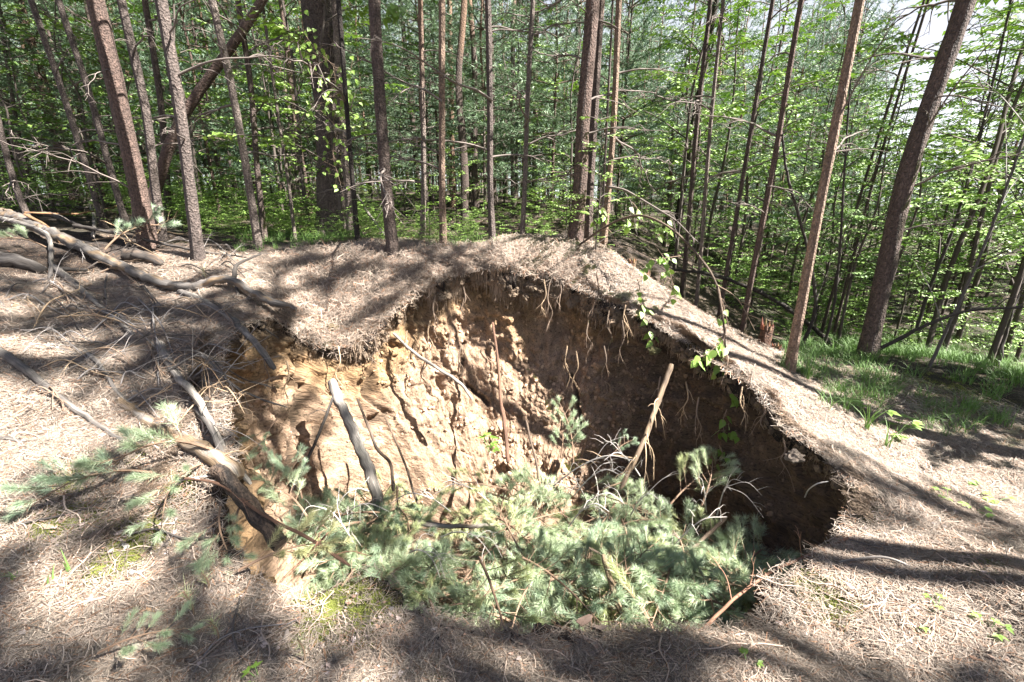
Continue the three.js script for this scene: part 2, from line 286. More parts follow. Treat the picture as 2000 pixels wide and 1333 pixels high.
// forest floor: one sheet from the rim of the pit to the horizon, its inner edge rolled under as a turf lip
{
  const NA = 760, rows = [], p = [], u = [], c = [], idx = [];
  let r = 0.075, st = 0.014; while (r < 420) { rows.push(r); r += st; st *= 1.021; }
  const lip = [[0.09, -0.15], [0.03, -0.12], [-0.012, -0.075], [-0.02, -0.03], [0.0, -0.006], [0.035, 0]];
  for (let i = 0; i <= NA; i++) {
    const a = (i % NA) / NA * 2 * Math.PI - Math.PI, ca = Math.cos(a), sa = Math.sin(a), R0 = RR(a), th = 0.75 + 1.5 * Math.max(-0.2, ns(ca * 8, sa * 8, 11)) + 0.9 * Math.max(0, ns(ca * 22, sa * 22, 15)) + 0.45 * bell(a, 75, 45);
    const all = [...lip.map(([q, y]) => [R0 + q, y * th]), ...rows.map((q) => [R0 + q, 0])];
    for (let j = 0; j < all.length; j++) {
      const [rr, dy] = all[j], x = C.x + ca * rr, z = C.z - sa * rr, hy = H(x, z) + dy;
      const k = j < 7 ? 0.035 : 0; p.push(x + k * ns(x * 22, hy * 22, z * 22), hy + k * 0.6 * ns(x * 30, z * 30, hy * 20), z + k * ns(x * 22, hy * 22, z * 22 + 9));
      u.push(x + 0.35 * ns(z * 0.9, x * 0.9, 6) + dy * 0.7, z + 0.35 * ns(x * 0.9, z * 0.9, 2) + dy);
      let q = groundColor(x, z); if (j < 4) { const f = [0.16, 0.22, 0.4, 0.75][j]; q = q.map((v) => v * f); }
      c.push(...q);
    }
    const n = all.length;
    if (i) for (let j = 0; j < n - 1; j++) { const b = (i - 1) * n + j, d = b + n; idx.push(b, b + 1, d, d, b + 1, d + 1); }
  }
  const g = new THREE.BufferGeometry();
  g.setAttribute('position', new THREE.Float32BufferAttribute(p, 3)); g.setAttribute('uv', new THREE.Float32BufferAttribute(u, 2)); g.setAttribute('color', new THREE.Float32BufferAttribute(c, 3));
  g.setIndex(idx); g.computeVertexNormals();
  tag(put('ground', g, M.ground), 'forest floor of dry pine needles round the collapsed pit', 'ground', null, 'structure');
}
// earth wall and floor of the pit
let pitGeo;
const FLOOR = -1.15;
function wallShape(a) {
  const back = bell(a, 85, 40), backLeft = bell(a, 140, 22), left = bell(a, 180, 30), rightBack = bell(a, 35, 22);
  const over = 0.06 + 0.26 * bell(a, 78, 32) + 0.12 * rightBack + 0.08 * bell(a, 5, 25);
  const foot = clamp(0.82 - 0.56 * back - 0.38 * backLeft - 0.12 * left - 0.12 * rightBack, 0.16, 0.9);
  return { over, foot, pw: 1.0 + 0.75 * back + 0.35 * backLeft + 0.3 * left };
}
const CRACKS = [[[735, 680, 3.85], [752, 745, 3.7], [772, 790, 3.55], [826, 835, 3.4], [868, 880, 3.2]], [[660, 905, 3.1], [655, 840, 3.2], [650, 765, 3.4]], [[660, 880, 3.05], [700, 940, 2.9], [720, 960, 2.85]], [[1090, 780, 3.7], [1098, 850, 3.5], [1085, 905, 3.3]], [[935, 700, 3.9], [925, 770, 3.75], [985, 850, 3.45]], [[615, 760, 3.4], [600, 690, 3.55]], [[540, 900, 2.75], [530, 980, 2.5]]].map((l) => l.map((q) => at(...q)).map((v) => { const [a] = polar(v.x, v.z); return [(a < -1.5 ? a + 2 * Math.PI : a) * 1.6, v.y]; }));
function crack(a, y) {
  let m = 0; const x = (a < -1.5 ? a + 2 * Math.PI : a) * 1.6 + 0.03 * ns(a * 15, y * 9, 2);
  for (const l of CRACKS) for (let k = 0; k < l.length - 1; k++) {
    const [x0, y0] = l[k], [x1, y1] = l[k + 1], t = clamp(((x - x0) * (x1 - x0) + (y - y0) * (y1 - y0)) / ((x1 - x0) ** 2 + (y1 - y0) ** 2), 0, 1);
    const d = Math.hypot(x - x0 - t * (x1 - x0), y - y0 - t * (y1 - y0)); m = Math.max(m, 1 - d / 0.035);
  }
  return m;
}
function wallPoint(a, t, R0, yr) {               // t 0 at the underside of the turf, 1 at the foot of the wall
  const w = wallShape(a), r1 = R0 + w.over, r2 = R0 * w.foot, y0 = yr - 0.13;
  const r = lerp(r1, r2, Math.pow(t, w.pw)) - (1 - sstep(0, 0.05, t)) * (w.over - 0.02), y = lerp(yr - 0.06, FLOOR, t);
  return [r, y];
}
{
  const NA = 760, NT = 210, NF = 14, p = [], u = [], c = [], idx = [], n = NT + NF + 1;
  for (let i = 0; i <= NA; i++) {
    const a = (i % NA) / NA * 2 * Math.PI - Math.PI, ca = Math.cos(a), sa = Math.sin(a), R0 = RR(a), yr = H(C.x + ca * R0, C.z - sa * R0);
    for (let j = 0; j < n; j++) {
      const t = Math.min(1, j / NT); let [r, y] = wallPoint(a, t, R0, yr);
      if (j > NT) r *= 1 - (j - NT) / NF;
      let x = C.x + ca * r, z = C.z - sa * r;
      const edge = sstep(0, 0.06, t), rough = edge * (j > NT ? 0.4 : 1);
      const big = 0.14 * fbm(x * 2.2, y * 2.2, z * 2.2, 2), ledge = 0.05 * Math.abs(ns(x * 6, y * 6, z * 6)) + 0.05 * sstep(0.1, 0.35, ns(x * 5, y * 9, z * 5)) * (1 - t), wx = x + 0.05 * ns(x * 8, y * 8, z * 8), wy = y + 0.05 * ns(y * 8, z * 8, x * 8), clod = (0.13 * Math.max(0, 0.75 - cell(wx * 7, wy * 8, z * 7)) + 0.06 * (0.7 - cell(wx * 17, wy * 19, z * 17))) * sstep(-0.25, 0.3, fbm(x * 3, y * 3, z * 3 + 9, 3)) + 0.02 * (0.6 - cell(x * 42, y * 42, z * 42));
      const smooth = sstep(0.12, 0.45, t) * bell(a, 150, 38) * 0.5;      // the fresh sandy slide is smoother than the rest
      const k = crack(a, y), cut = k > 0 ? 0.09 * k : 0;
      const out = rough * (big * (1 - 0.5 * smooth) + ledge * (1 - 0.6 * smooth) + clod * (1 - smooth)) - edge * cut;     // towards the middle of the pit
      x -= ca * out; z += sa * out; const yy = y + rough * 0.6 * out * t;
      p.push(x, yy, z); u.push(a * 1.7, t * 2.1 + (j > NT ? (j - NT) * 0.1 : 0));
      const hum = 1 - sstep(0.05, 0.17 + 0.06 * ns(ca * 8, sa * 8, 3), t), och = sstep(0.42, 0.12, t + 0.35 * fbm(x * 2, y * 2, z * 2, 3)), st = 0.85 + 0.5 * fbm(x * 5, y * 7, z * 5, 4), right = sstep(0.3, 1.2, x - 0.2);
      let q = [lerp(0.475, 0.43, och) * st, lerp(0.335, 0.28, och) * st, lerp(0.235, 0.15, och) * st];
      q = q.map((v, m) => lerp(v, [0.10, 0.067, 0.043][m] * st, right * 0.85));  // right wall darkened in its own colour to stand for the shade there
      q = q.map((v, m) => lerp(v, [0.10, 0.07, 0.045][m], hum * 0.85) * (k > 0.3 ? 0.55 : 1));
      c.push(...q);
    }
    if (i) for (let j = 0; j < n - 1; j++) { const b = (i - 1) * n + j, d = b + n; idx.push(b, d, b + 1, d, d + 1, b + 1); }
  }
  const g = new THREE.BufferGeometry();
  g.setAttribute('position', new THREE.Float32BufferAttribute(p, 3)); g.setAttribute('uv', new THREE.Float32BufferAttribute(u, 2)); g.setAttribute('color', new THREE.Float32BufferAttribute(c, 3));
  g.setIndex(idx); g.computeVertexNormals();
  pitGeo = g;
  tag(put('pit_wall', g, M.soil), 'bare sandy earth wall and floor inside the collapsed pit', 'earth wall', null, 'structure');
}

// ---------------------------------------------------------------- trees
const BK = { grey: [0.27, 0.222, 0.20], brown: [0.235, 0.18, 0.155], red: [0.285, 0.20, 0.165], pale: [0.46, 0.39, 0.345], orange: [0.5, 0.33, 0.225], bright: [0.6, 0.44, 0.33], dark: [0.075, 0.06, 0.05] };
const twigCol = [0.14, 0.115, 0.10];
// dead side branches, a few shapes shared by all trees; each grows along +x from the origin
const deadGeo = [1, 2, 3, 4, 5, 6, 7, 8].map((s) => {
  const R = rng(900 + s), g = new GB(); g.col = twigCol;
  const Ln = 0.9 + R() * 0.5, up = (R() - 0.3) * 0.5, sag = -R() * 0.5, P = [];
  for (let k = 0; k <= 7; k++) { const t = k / 7; P.push(V(Ln * t, up * t + sag * t * t + (R() - 0.5) * 0.05, (R() - 0.5) * 0.09)); }
  g.tube(P, (t) => 0.011 * (1 - t) + 0.0025, 5, 14);
  const n = 5 + Math.floor(R() * 5);
  for (let k = 0; k < n; k++) {
    const t = 0.2 + 0.75 * R(), q = P[Math.floor(t * 7)], l = (0.25 + 0.4 * R()) * (1.1 - t), d = V(0.5 + R() * 0.5, (R() - 0.6) * 0.9, (R() - 0.5) * 2).normalize();
    const m = q.clone().addScaledVector(d, l * 0.5).add(V(0.03, 0.03 * R(), 0)), e = q.clone().addScaledVector(d, l).add(V(0, -0.12 * R(), 0));
    g.tube([q, m, e], (t2) => 0.005 * (1 - t2) + 0.0016, 4, 5);
    for (let j = 0; j < 2; j++) { const f = m.clone().lerp(e, R()), d2 = V(R(), R() - 0.7, R() - 0.5).normalize(); g.tube([f, f.clone().addScaledVector(d2, 0.06 + 0.14 * R())], (t2) => 0.003 - 0.0018 * t2, 3); }
  }
  return g.geo();
});
// live crowns of pines: limbs and needles, height 1 unit = 1 m, from y = 0 up to h
function pineCrown(seed, h, rad, tufts, blade) {
  const R = rng(seed), w = new GB(), n = new GB(); w.col = [0.10, 0.07, 0.055];
  for (let y = 0; y < h; y += 0.32 + 0.2 * R()) {
    const k = y / h, cnt = 3 + Math.floor(R() * 3), a0 = R() * 7;
    for (let b = 0; b < cnt; b++) {
      const a = a0 + b / cnt * 6.283 + R() * 0.7, Ln = rad * Math.pow(1 - k, 0.65) * (0.45 + 0.75 * R()) * (k < 0.12 ? 0.7 : 1) + 0.15, up = 0.1 + 0.55 * k + 0.3 * (R() - 0.5);
      if (R() < 0.13) continue;
      const d = V(Math.cos(a), up, Math.sin(a)), P = [];
      for (let s = 0; s <= 4; s++) { const t = s / 4; P.push(V(d.x * Ln * t + (R() - 0.5) * 0.08, y + d.y * Ln * t + 0.18 * Ln * t * t - 0.2 * Ln * t * (1 - k) + (R() - 0.5) * 0.05, d.z * Ln * t + (R() - 0.5) * 0.08)); }
      w.tube(P, (t) => 0.011 * (1 - t) * (0.6 + Ln * 0.4) + 0.003, 4, 5);
      const sub = Math.max(2, Math.round(Ln * tufts));
      for (let s = 0; s < sub; s++) {
        const t = 0.25 + 0.75 * (s + R()) / sub, i = Math.min(3, Math.floor(t * 4)), q = P[i].clone().lerp(P[i + 1], t * 4 - i);
        const side = V(d.x + (R() - 0.5) * 2.4, 0.25 + (R() - 0.45) * 0.9, d.z + (R() - 0.5) * 2.4).normalize(), l = (0.14 + 0.36 * R() * Ln) * (1.15 - t * 0.6), e = q.clone().addScaledVector(side, l);
        w.tube([q, e], 0.0035, 3);
        const m = Math.max(1, Math.round(l / 0.11));
        for (let j = 0; j <= m; j++) n.needles(q.clone().lerp(e, j / m), side, 12, 0.105, blade, 0.95, R, 0.03);
      }
      n.needles(P[4], d.clone().normalize(), 12, 0.11, blade, 0.8, R, 0.1);
    }
  }
  n.needles(V(0, h, 0), V(0, 1, 0), 30, 0.14, blade, 0.6, R, 0.3);
  return { needles: n.geo(), limbs: w.geo(), h };
}
const CR = [pineCrown(11, 6.2, 1.5, 8, 0.012), pineCrown(12, 7.5, 1.8, 7, 0.013), pineCrown(13, 5.2, 1.25, 9, 0.012), pineCrown(14, 6.8, 2.0, 7, 0.013), pineCrown(15, 4.2, 1.3, 10, 0.011), pineCrown(16, 8.2, 1.7, 7, 0.013), pineCrown(17, 4.5, 1.1, 11, 0.05)];  // last crown thickened with broad blades so the added pines cast fuller shade
function addCrown(o, k, p, s, sy, turn, tilt) {
  const c = put('crown', CR[k].needles, k % 2 ? M.crown : M.crownBlue, o); c.position.copy(p); c.scale.set(s, sy, s); c.rotation.set(tilt ? tilt.z : 0, turn, tilt ? -tilt.x : 0);
  tag(put('limb', CR[k].limbs, M.twig, c), null, null, null, 'stuff'); return c;
}
function trunkColor(col, R, ora) {
  const k0 = R() * 50;
  return (t, a, len) => { const n = 0.8 + 0.55 * fbm(Math.cos(a) * 1.5 + k0, len * 2.2, Math.sin(a) * 1.5, 3) , o = ora ? sstep(ora[0], ora[1], len + 0.5 * ns(a, len, k0)) : 0, c = BK.orange; return [lerp(col[0], c[0], o) * n, lerp(col[1], c[1], o) * n, lerp(col[2], c[2], o) * n]; };
}
function dropDead(o, P, n, rad, R, y0 = 0.8, y1 = 5, sc = 1) {
  const c = new THREE.CatmullRomCurve3(P), len = c.getLength();
  for (let k = 0; k < n; k++) {
    const t = clamp((y0 + (y1 - y0) * (k + R()) / n) / len, 0.02, 0.98), q = c.getPoint(t), m = put('branch', deadGeo[Math.floor(R() * 8)], M.twig, o);
    m.position.copy(q); m.rotation.set((R() - 0.5) * 0.8, R() * 6.283, (R() - 0.35) * 0.7); m.scale.setScalar(sc * (0.5 + 0.6 * R()));
  }
}
// a tree at a photograph pixel: b foot, m a point half way, t the point where it leaves the top of the photograph, w trunk width in pixels, D forward distance
let seedT = 100;
function pine(label, b, m, t, w, D, o = {}) {
  const R = rng(seedT++), name = o.name ?? 'pine_tree', foot = at(b[0], b[1], D); foot.y = H(foot.x, foot.z) - 0.08;
  const mid = at(m[0], m[1], D), top = at(t[0], t[1], D), r = w / 2 * depthOf(mid) / FPX * depthOf(mid) / mid.distanceTo(camera.position);
  const dir = top.clone().sub(mid).normalize(), full = (o.h ?? 10) * 0.88, P = [foot, foot.clone().lerp(mid, 0.5).add(V((R() - 0.5) * 0.03, 0, 0)), mid, top];
  const cur = dir.clone(); let q = top.clone(); while (q.y < foot.y + full) { cur.lerp(V(0, 1, 0), 0.12).normalize(); q = q.clone().addScaledVector(cur, 1.1); P.push(q.clone().add(V((R() - 0.5) * 0.08, 0, (R() - 0.5) * 0.08))); }
  const g = thing(name, foot, label, o.cat ?? 'pine tree', o.group), Q = P.map((v) => v.clone().sub(foot));
  const tr = new GB(), sides = r > 0.12 ? 26 : r > 0.05 ? 14 : 8, H1 = Q[Q.length - 1].y, k0 = R() * 40;
  const furrow = o.furrow ?? (r > 0.05 ? 0.1 : 0.08);
  tr.tube(Q, (s) => r * (1.25 * Math.exp(-s * H1 / 0.22) * 0.35 + 1.06 - 0.62 * s) , sides, Math.min(90, Math.round(H1 / (r > 0.05 ? 0.09 : 0.14))), { color: trunkColor(BK[o.bark ?? 'brown'], R, o.orange), bump: (s, a, len) => 1 + furrow * 2 * (Math.abs(ns(Math.cos(a) * (r > 0.12 ? 5 : 2.2), len * (r > 0.12 ? 2.2 : 5), Math.sin(a) * (r > 0.12 ? 5 : 2.2) + k0)) - 0.25) + 0.06 * ns(a, len * 1.3, k0) });
  tr.build('trunk', M.bark, g);
  dropDead(g, Q, o.dead ?? 5, r, R, o.d0 ?? 1.0, o.d1 ?? 4.5, o.ds ?? 1);
  if (o.crown !== -1) { const kk = o.crown ?? Math.floor(R() * 6), from = o.from ?? 0.52, c = new THREE.CatmullRomCurve3(Q), p = c.getPoint(from), sy = (H1 - p.y) / CR[kk].h * 1.02; addCrown(g, kk, p, o.cs ?? 0.45 + 0.12 * R(), sy, R() * 6, null); }
  return g;
}
pine('small leaning pine cut by the left edge of the photo', [55, 420], [22, 340], [-60, 0], 16, 5.6, { bark: 'grey', h: 8 });
pine('thin dark pine second from the left edge, above the deadfall', [62, 395], [30, 230], [-5, 0], 11, 8, { bark: 'grey', h: 9 });
pine('dark leaning pine with bare lower trunk, left of the forked red pine', [192, 400], [125, 190], [60, 0], 17, 6, { bark: 'grey', h: 10, crown: 1 });
pine('slender leaning grey pine just left of the stout red pine', [238, 405], [172, 175], [114, 0], 17, 5.6, { bark: 'grey', h: 10 });
pine('stout red barked pine with scaly plates beside the deadfall', [288, 480], [240, 235], [186, 0], 43, 4.55, { bark: 'red', h: 13, dead: 6, ds: 0.8 });
pine('red pine trunk slanting steeply to the right behind the stout red pine', [262, 400], [345, 250], [512, 0], 27, 5.5, { bark: 'red', h: 5.5, dead: 3, d0: 2, crown: 4, from: 0.85 });
pine('grey pine close behind the stout red pine, on its right', [318, 475], [284, 215], [236, 0], 22, 5, { bark: 'grey', h: 11 });
pine('slim pine seen between the two grey pines on the left', [328, 445], [312, 190], [282, 0], 16, 6.4, { bark: 'brown', h: 11, orange: [2.5, 4] });
pine('grey flaky pine standing nearest the left end of the pit rim', [388, 515], [352, 225], [314, 0], 29, 4.2, { bark: 'grey', h: 12, dead: 7 });
pine('slim grey pine with sunlit foot in the gap left of the big trunk', [506, 495], [452, 170], [414, 0], 20, 4.8, { bark: 'pale', h: 10, dead: 7 });
pine('dark slim pine right beside the slim grey one', [519, 490], [489, 165], [464, 0], 15, 5.6, { bark: 'brown', h: 10 });
pine('thin sapling pine between the slim pines and the big trunk', [577, 478], [545, 240], [512, 0], 8, 5.6, { bark: 'pale', h: 6.5, crown: 4, d0: 0.6 });
pine('massive old pine with deeply furrowed bark, thickest trunk in the wood', [652, 482], [650, 240], [622, 0], 74, 6.2, { bark: 'grey', h: 18, dead: 2, crown: 5, from: 0.6, cs: 1.5, furrow: 0.11 });
pine('second pale trunk pressed against the massive old pine', [688, 486], [672, 260], [655, 0], 20, 5.9, { bark: 'pale', h: 11, dead: 4 });
pine('thin dark stem in front of the massive old pine', [701, 495], [676, 200], [661, 0], 12, 4.8, { bark: 'dark', h: 8.5, dead: 4 });
pine('dark brown pine with peeling top, right of the massive old pine', [768, 500], [744, 230], [731, 0], 26, 4.5, { bark: 'brown', h: 12, orange: [2.2, 3.4] });
pine('slim reddish pine between the dark brown and the bright pale pine', [824, 492], [826, 230], [821, 0], 12, 5.2, { bark: 'pale', h: 10, orange: [1.4, 2.6] });
pine('bright sunlit pale pine left of the middle, behind the flat rim', [866, 496], [863, 230], [863, 0], 15, 4.7, { bark: 'bright', h: 11, dead: 8 });
pine('straight grey pine at the middle of the far rim', [962, 470], [957, 225], [953, 0], 14, 4.9, { bark: 'grey', h: 10, dead: 8 });
pine('thin pale pine right of the middle with long drooping dead boughs', [1018, 467], [1029, 230], [1041, 0], 11, 5.2, { bark: 'pale', h: 9, dead: 10 });
pine('stout reddish pine rooted on the crest of the far rim', [1123, 468], [1140, 220], [1158, 0], 31, 4.8, { bark: 'red', h: 13, dead: 7, orange: [2.5, 4] });
pine('dark pine standing tight behind the crest pine', [1150, 466], [1161, 220], [1174, 0], 19, 5.3, { bark: 'brown', h: 12, orange: [2.2, 4] });
pine('slim pine leaning right, just right of the crest pines', [1178, 480], [1199, 230], [1209, 0], 14, 4.9, { bark: 'bright', h: 10, dead: 9 });
pine('very thin stem between the crest pines and the leaning slim pine', [1172, 462], [1186, 230], [1197, 0], 6, 5.8, { bark: 'pale', h: 7, crown: 4 });
pine('thin brown pine below the right rim, first of the slope trees', [1335, 560], [1360, 260], [1388, 0], 12, 6.3, { bark: 'brown', h: 10, dead: 8, d0: 1.6 });
pine('thin pale pine on the slope beside the first brown one', [1362, 590], [1386, 270], [1413, 0], 10, 6.0, { bark: 'pale', h: 10, dead: 8, d0: 1.6 });
pine('dark slender pine leaning right on the slope behind the rim', [1405, 610], [1458, 310], [1510, 0], 11, 5.8, { bark: 'brown', h: 11, dead: 8, d0: 1.6 });
pine('brown slender pine left of the bright bent pine on the slope', [1448, 655], [1510, 330], [1566, 0], 14, 5.2, { bark: 'red', h: 11, dead: 7, d0: 1.6 });
pine('bright bent orange pine rooted at the edge of the right rim', [1541, 728], [1612, 350], [1680, 0], 24, 3.55, { bark: 'bright', h: 9, dead: 5, d0: 1.8 });
pine('thick dark pine leaning right among green leaves, right of the pit', [1692, 705], [1775, 330], [1888, 0], 45, 4.4, { bark: 'brown', h: 13, dead: 9, ds: 1.3, d0: 1.5 });
pine('thin twin stem rising between the bright bent pine and the thick dark pine', [1600, 665], [1706, 300], [1806, 0], 8, 6.6, { bark: 'brown', h: 9, crown: 4, d0: 1.5 });
pine('second thin twin stem, nearer the thick dark pine', [1622, 680], [1716, 320], [1814, 0], 8, 6.3, { bark: 'brown', h: 9, crown: 4, d0: 1.5 });
pine('pine with pale double trunk seen far back behind the thin pale pine', [1004, 372], [1001, 220], [1003, 0], 11, 11, { bark: 'pale', h: 12, orange: [3, 5] });
pine('orange barked pine seen far back beside the bright pale pine', [884, 392], [882, 220], [878, 0], 12, 11, { bark: 'orange', h: 13 });
pine('dark leaning pine far back on the slope left of the thin brown pine', [1322, 400], [1352, 260], [1388, 60], 16, 10, { bark: 'dark', h: 11 });

// slim trees deeper in the wood, each its own tree, built from a few shared shapes
const bgTrunk = [1, 2, 3, 4, 5].map((s) => { const R = rng(400 + s), g = new GB(), P = []; for (let k = 0; k <= 6; k++) P.push(V((R() - 0.5) * 0.16 * k / 3, k * 2 - 0.2, (R() - 0.5) * 0.16 * k / 3)); g.tube(P, (t) => 0.075 * (1 - 0.75 * t) + 0.03 * Math.exp(-t * 40), 8, 30, { color: trunkColor(BK[['grey', 'brown', 'pale', 'red', 'brown'][s - 1]], R, s % 2 ? [2.5 + s * 0.4, 5] : null), bump: (t, a, len) => 1 + 0.16 * ns(Math.cos(a) * 2, len * 3, Math.sin(a) * 2) }); return g.geo(); });
const taken = [];
const MARKS = [[0, 'left edge'], [264, 'stout red pine'], [367, 'grey flaky pine'], [487, 'slim pale pine'], [650, 'massive old pine'], [752, 'dark brown pine'], [864, 'bright pale pine'], [959, 'middle grey pine'], [1027, 'thin pale pine'], [1132, 'stout crest pine'], [1194, 'leaning slim pine'], [1350, 'brown slope pine'], [1448, 'dark slender pine'], [1612, 'bright bent pine'], [1772, 'thick dark pine'], [2000, 'right edge']];
const RANK = ['nearest', 'second nearest', 'third nearest', 'fourth nearest', 'fifth nearest', 'sixth nearest', 'seventh nearest', 'eighth nearest', 'ninth nearest', 'tenth nearest', 'eleventh nearest', 'twelfth nearest'];
// names each tree of a set by the two landmark trees it shows between, and how near it is among those
function labelByGap(list, kind) {
  const bins = MARKS.map(() => []);
  for (const o of list) { const q = o.position, px = 1000 + FPX * q.x / depthOf(V(q.x, q.y + 1.5, q.z)); let k = 0; while (k < MARKS.length - 2 && MARKS[k + 1][0] < px) k++; bins[k].push(o); }
  bins.forEach((b, k) => { b.sort((p, q) => q.position.z - p.position.z).forEach((o, i) => { const gap = `${MARKS[k][1]} and the ${MARKS[k + 1][1]}`; o.userData.label = i < 12 ? `${RANK[i]} ${kind} between the ${gap}` : `far ${kind} between the ${gap}`; o.userData.group = `${kind}s between the ${gap}`; }); });
}
function zone(p) { const u = p.x / -p.z; return u < -0.42 ? ['slim pine deep in the wood behind the deadfall, left part of the photo', 'slim pines deep in the wood, left'] : u < 0.28 ? ['slim pine deep in the sunlit wood behind the far rim, middle of the photo', 'slim pines deep in the wood, middle'] : ['slim pine deep in the wood beyond the green slope, right part of the photo', 'slim pines deep in the wood, right']; }
{
  const R = rng(4242); let made = 0, tries = 0; const set = [];
  while (made < 165 && tries++ < 6000) {
    const D = 7 + 27 * Math.pow(R(), 0.75), u = (R() - 0.5) * 2.7, x = u * D, z = -D;
    if (u > 0.74 && u < 1.02 && D > 9) continue;                       // the gap where the sky shows
    if (u > 0.3 && R() < (D < 11 ? 0.7 : 0.5)) continue;
    if (u > 0.02 && u < 0.75 && D < 13.5 && R() < 0.65) continue;
    if (taken.some(([a, b]) => (a - x) ** 2 + (b - z) ** 2 < 0.8)) continue;
    taken.push([x, z]); made++;
    const p = V(x, H(x, z), z), [label, group] = zone(p), hh = D < 12 ? 6.5 + 3 * R() : 7.5 + 4.5 * R(), o = thing('pine_tree', p, label, 'pine tree', group);
    o.rotation.set((R() - 0.5) * 0.08, R() * 6.283, (R() - 0.5) * 0.08);
    const tr = put('trunk', bgTrunk[Math.floor(R() * 5)], M.bark, o), th = 0.55 + 0.85 * R(); tr.scale.set(th, hh / 12, th);
    const kk = Math.floor(R() * 6), from = hh * (D < 12 ? 0.36 + 0.2 * R() : 0.24 + 0.3 * R()); addCrown(o, kk, V(0, from, 0), (D < 13 ? 0.42 : 0.6) + 0.3 * R(), (hh - from) / CR[kk].h, R() * 6, null);
    const nd = D < 14 ? 4 : 2; for (let k = 0; k < nd; k++) { const m = put('branch', deadGeo[Math.floor(R() * 8)], M.twig, o); m.position.y = 0.8 + R() * (from - 0.4); m.rotation.set(0, R() * 6.3, (R() - 0.3) * 0.7); m.scale.setScalar(0.6 + 0.7 * R()); }
    set.push(o);
  }
  labelByGap(set, 'slim pine');
}
// young pines with green boughs almost to the ground
{
  const R = rng(909), set = [];
  for (let k = 0; k < 190; k++) {
    const D = 8.5 + 20 * R(), u = -1.2 + 2.15 * R(); if (u > 0.72 && D > 8) continue; if (u > 0.0 && u < 0.7 && D < 13 && R() < 0.6) continue;
    const x = u * D, p = V(x, H(x, -D), -D), hh = 3 + 5.5 * R(), kk = Math.floor(R() * 6), from = 0.6 + 0.9 * R();
    const o = thing('young_pine', p, u < -0.42 ? 'young green pine with low boughs in the wood behind the deadfall' : u < 0.28 ? 'young green pine with low boughs in the wood behind the far rim' : 'young green pine with low boughs on the slope behind the right rim', 'pine tree', u < -0.42 ? 'young pines, left' : u < 0.28 ? 'young pines, middle' : 'young pines, right');
    const tr = put('trunk', bgTrunk[Math.floor(R() * 5)], M.bark, o); tr.scale.set(0.45, hh / 12, 0.45); addCrown(o, kk, V(0, from, 0), 0.75 + 0.3 * R(), (hh - from) / CR[kk].h, R() * 6, null); set.push(o);
  }
  labelByGap(set, 'young pine');
}
// the far wood, where single trees can no longer be told apart
{
  const R = rng(777), g = new GB(), n = 420;
  g.tube([V(0, -0.5, 0), V(0.1, 6, 0), V(0, 13, 0.1)], (t) => 0.13 * (1 - 0.8 * t), 6, 8, { color: () => [0.24, 0.15, 0.11] });
  const wood = tag(new THREE.InstancedMesh(g.geo(), M.bark, n), 'far trunks of the pine wood reading as one mass', 'far wood', null, 'stuff'), top = tag(new THREE.InstancedMesh(CR[1].needles, M.crown, n * 2), 'far pine crowns reading as one green mass', 'far wood', null, 'stuff');
  wood.name = 'far_wood_trunks'; top.name = 'far_wood_foliage';
  const q = new THREE.Object3D();
  for (let k = 0; k < n; k++) {
    const D = 30 + 45 * R(), a = (R() - 0.5) * 2.5, gap = a > 0.64 && a < 0.88 ? 0.45 : 1, x = Math.sin(a) * D * 1.1, z = -Math.cos(a) * D - 4, s = (0.8 + 0.5 * R()) * gap;
    q.position.set(x, H(x, z), z); q.rotation.set(0, R() * 6, 0); q.scale.set(s, s, s); q.updateMatrix(); wood.setMatrixAt(k, q.matrix);
    for (let j = 0; j < 2; j++) { q.position.set(x + j * 1.6, H(x, z) + (j ? -0.3 : 5) * s, z + j); q.rotation.y = R() * 6; const w = (j ? 0.9 : 1.5) * s; q.scale.set(w, (j ? 0.8 : 1.15) * s, w); q.updateMatrix(); top.setMatrixAt(2 * k + j, q.matrix); }
  }
  for (const m of [wood, top]) { m.castShadow = m.receiveShadow = true; scene.add(m); }
}
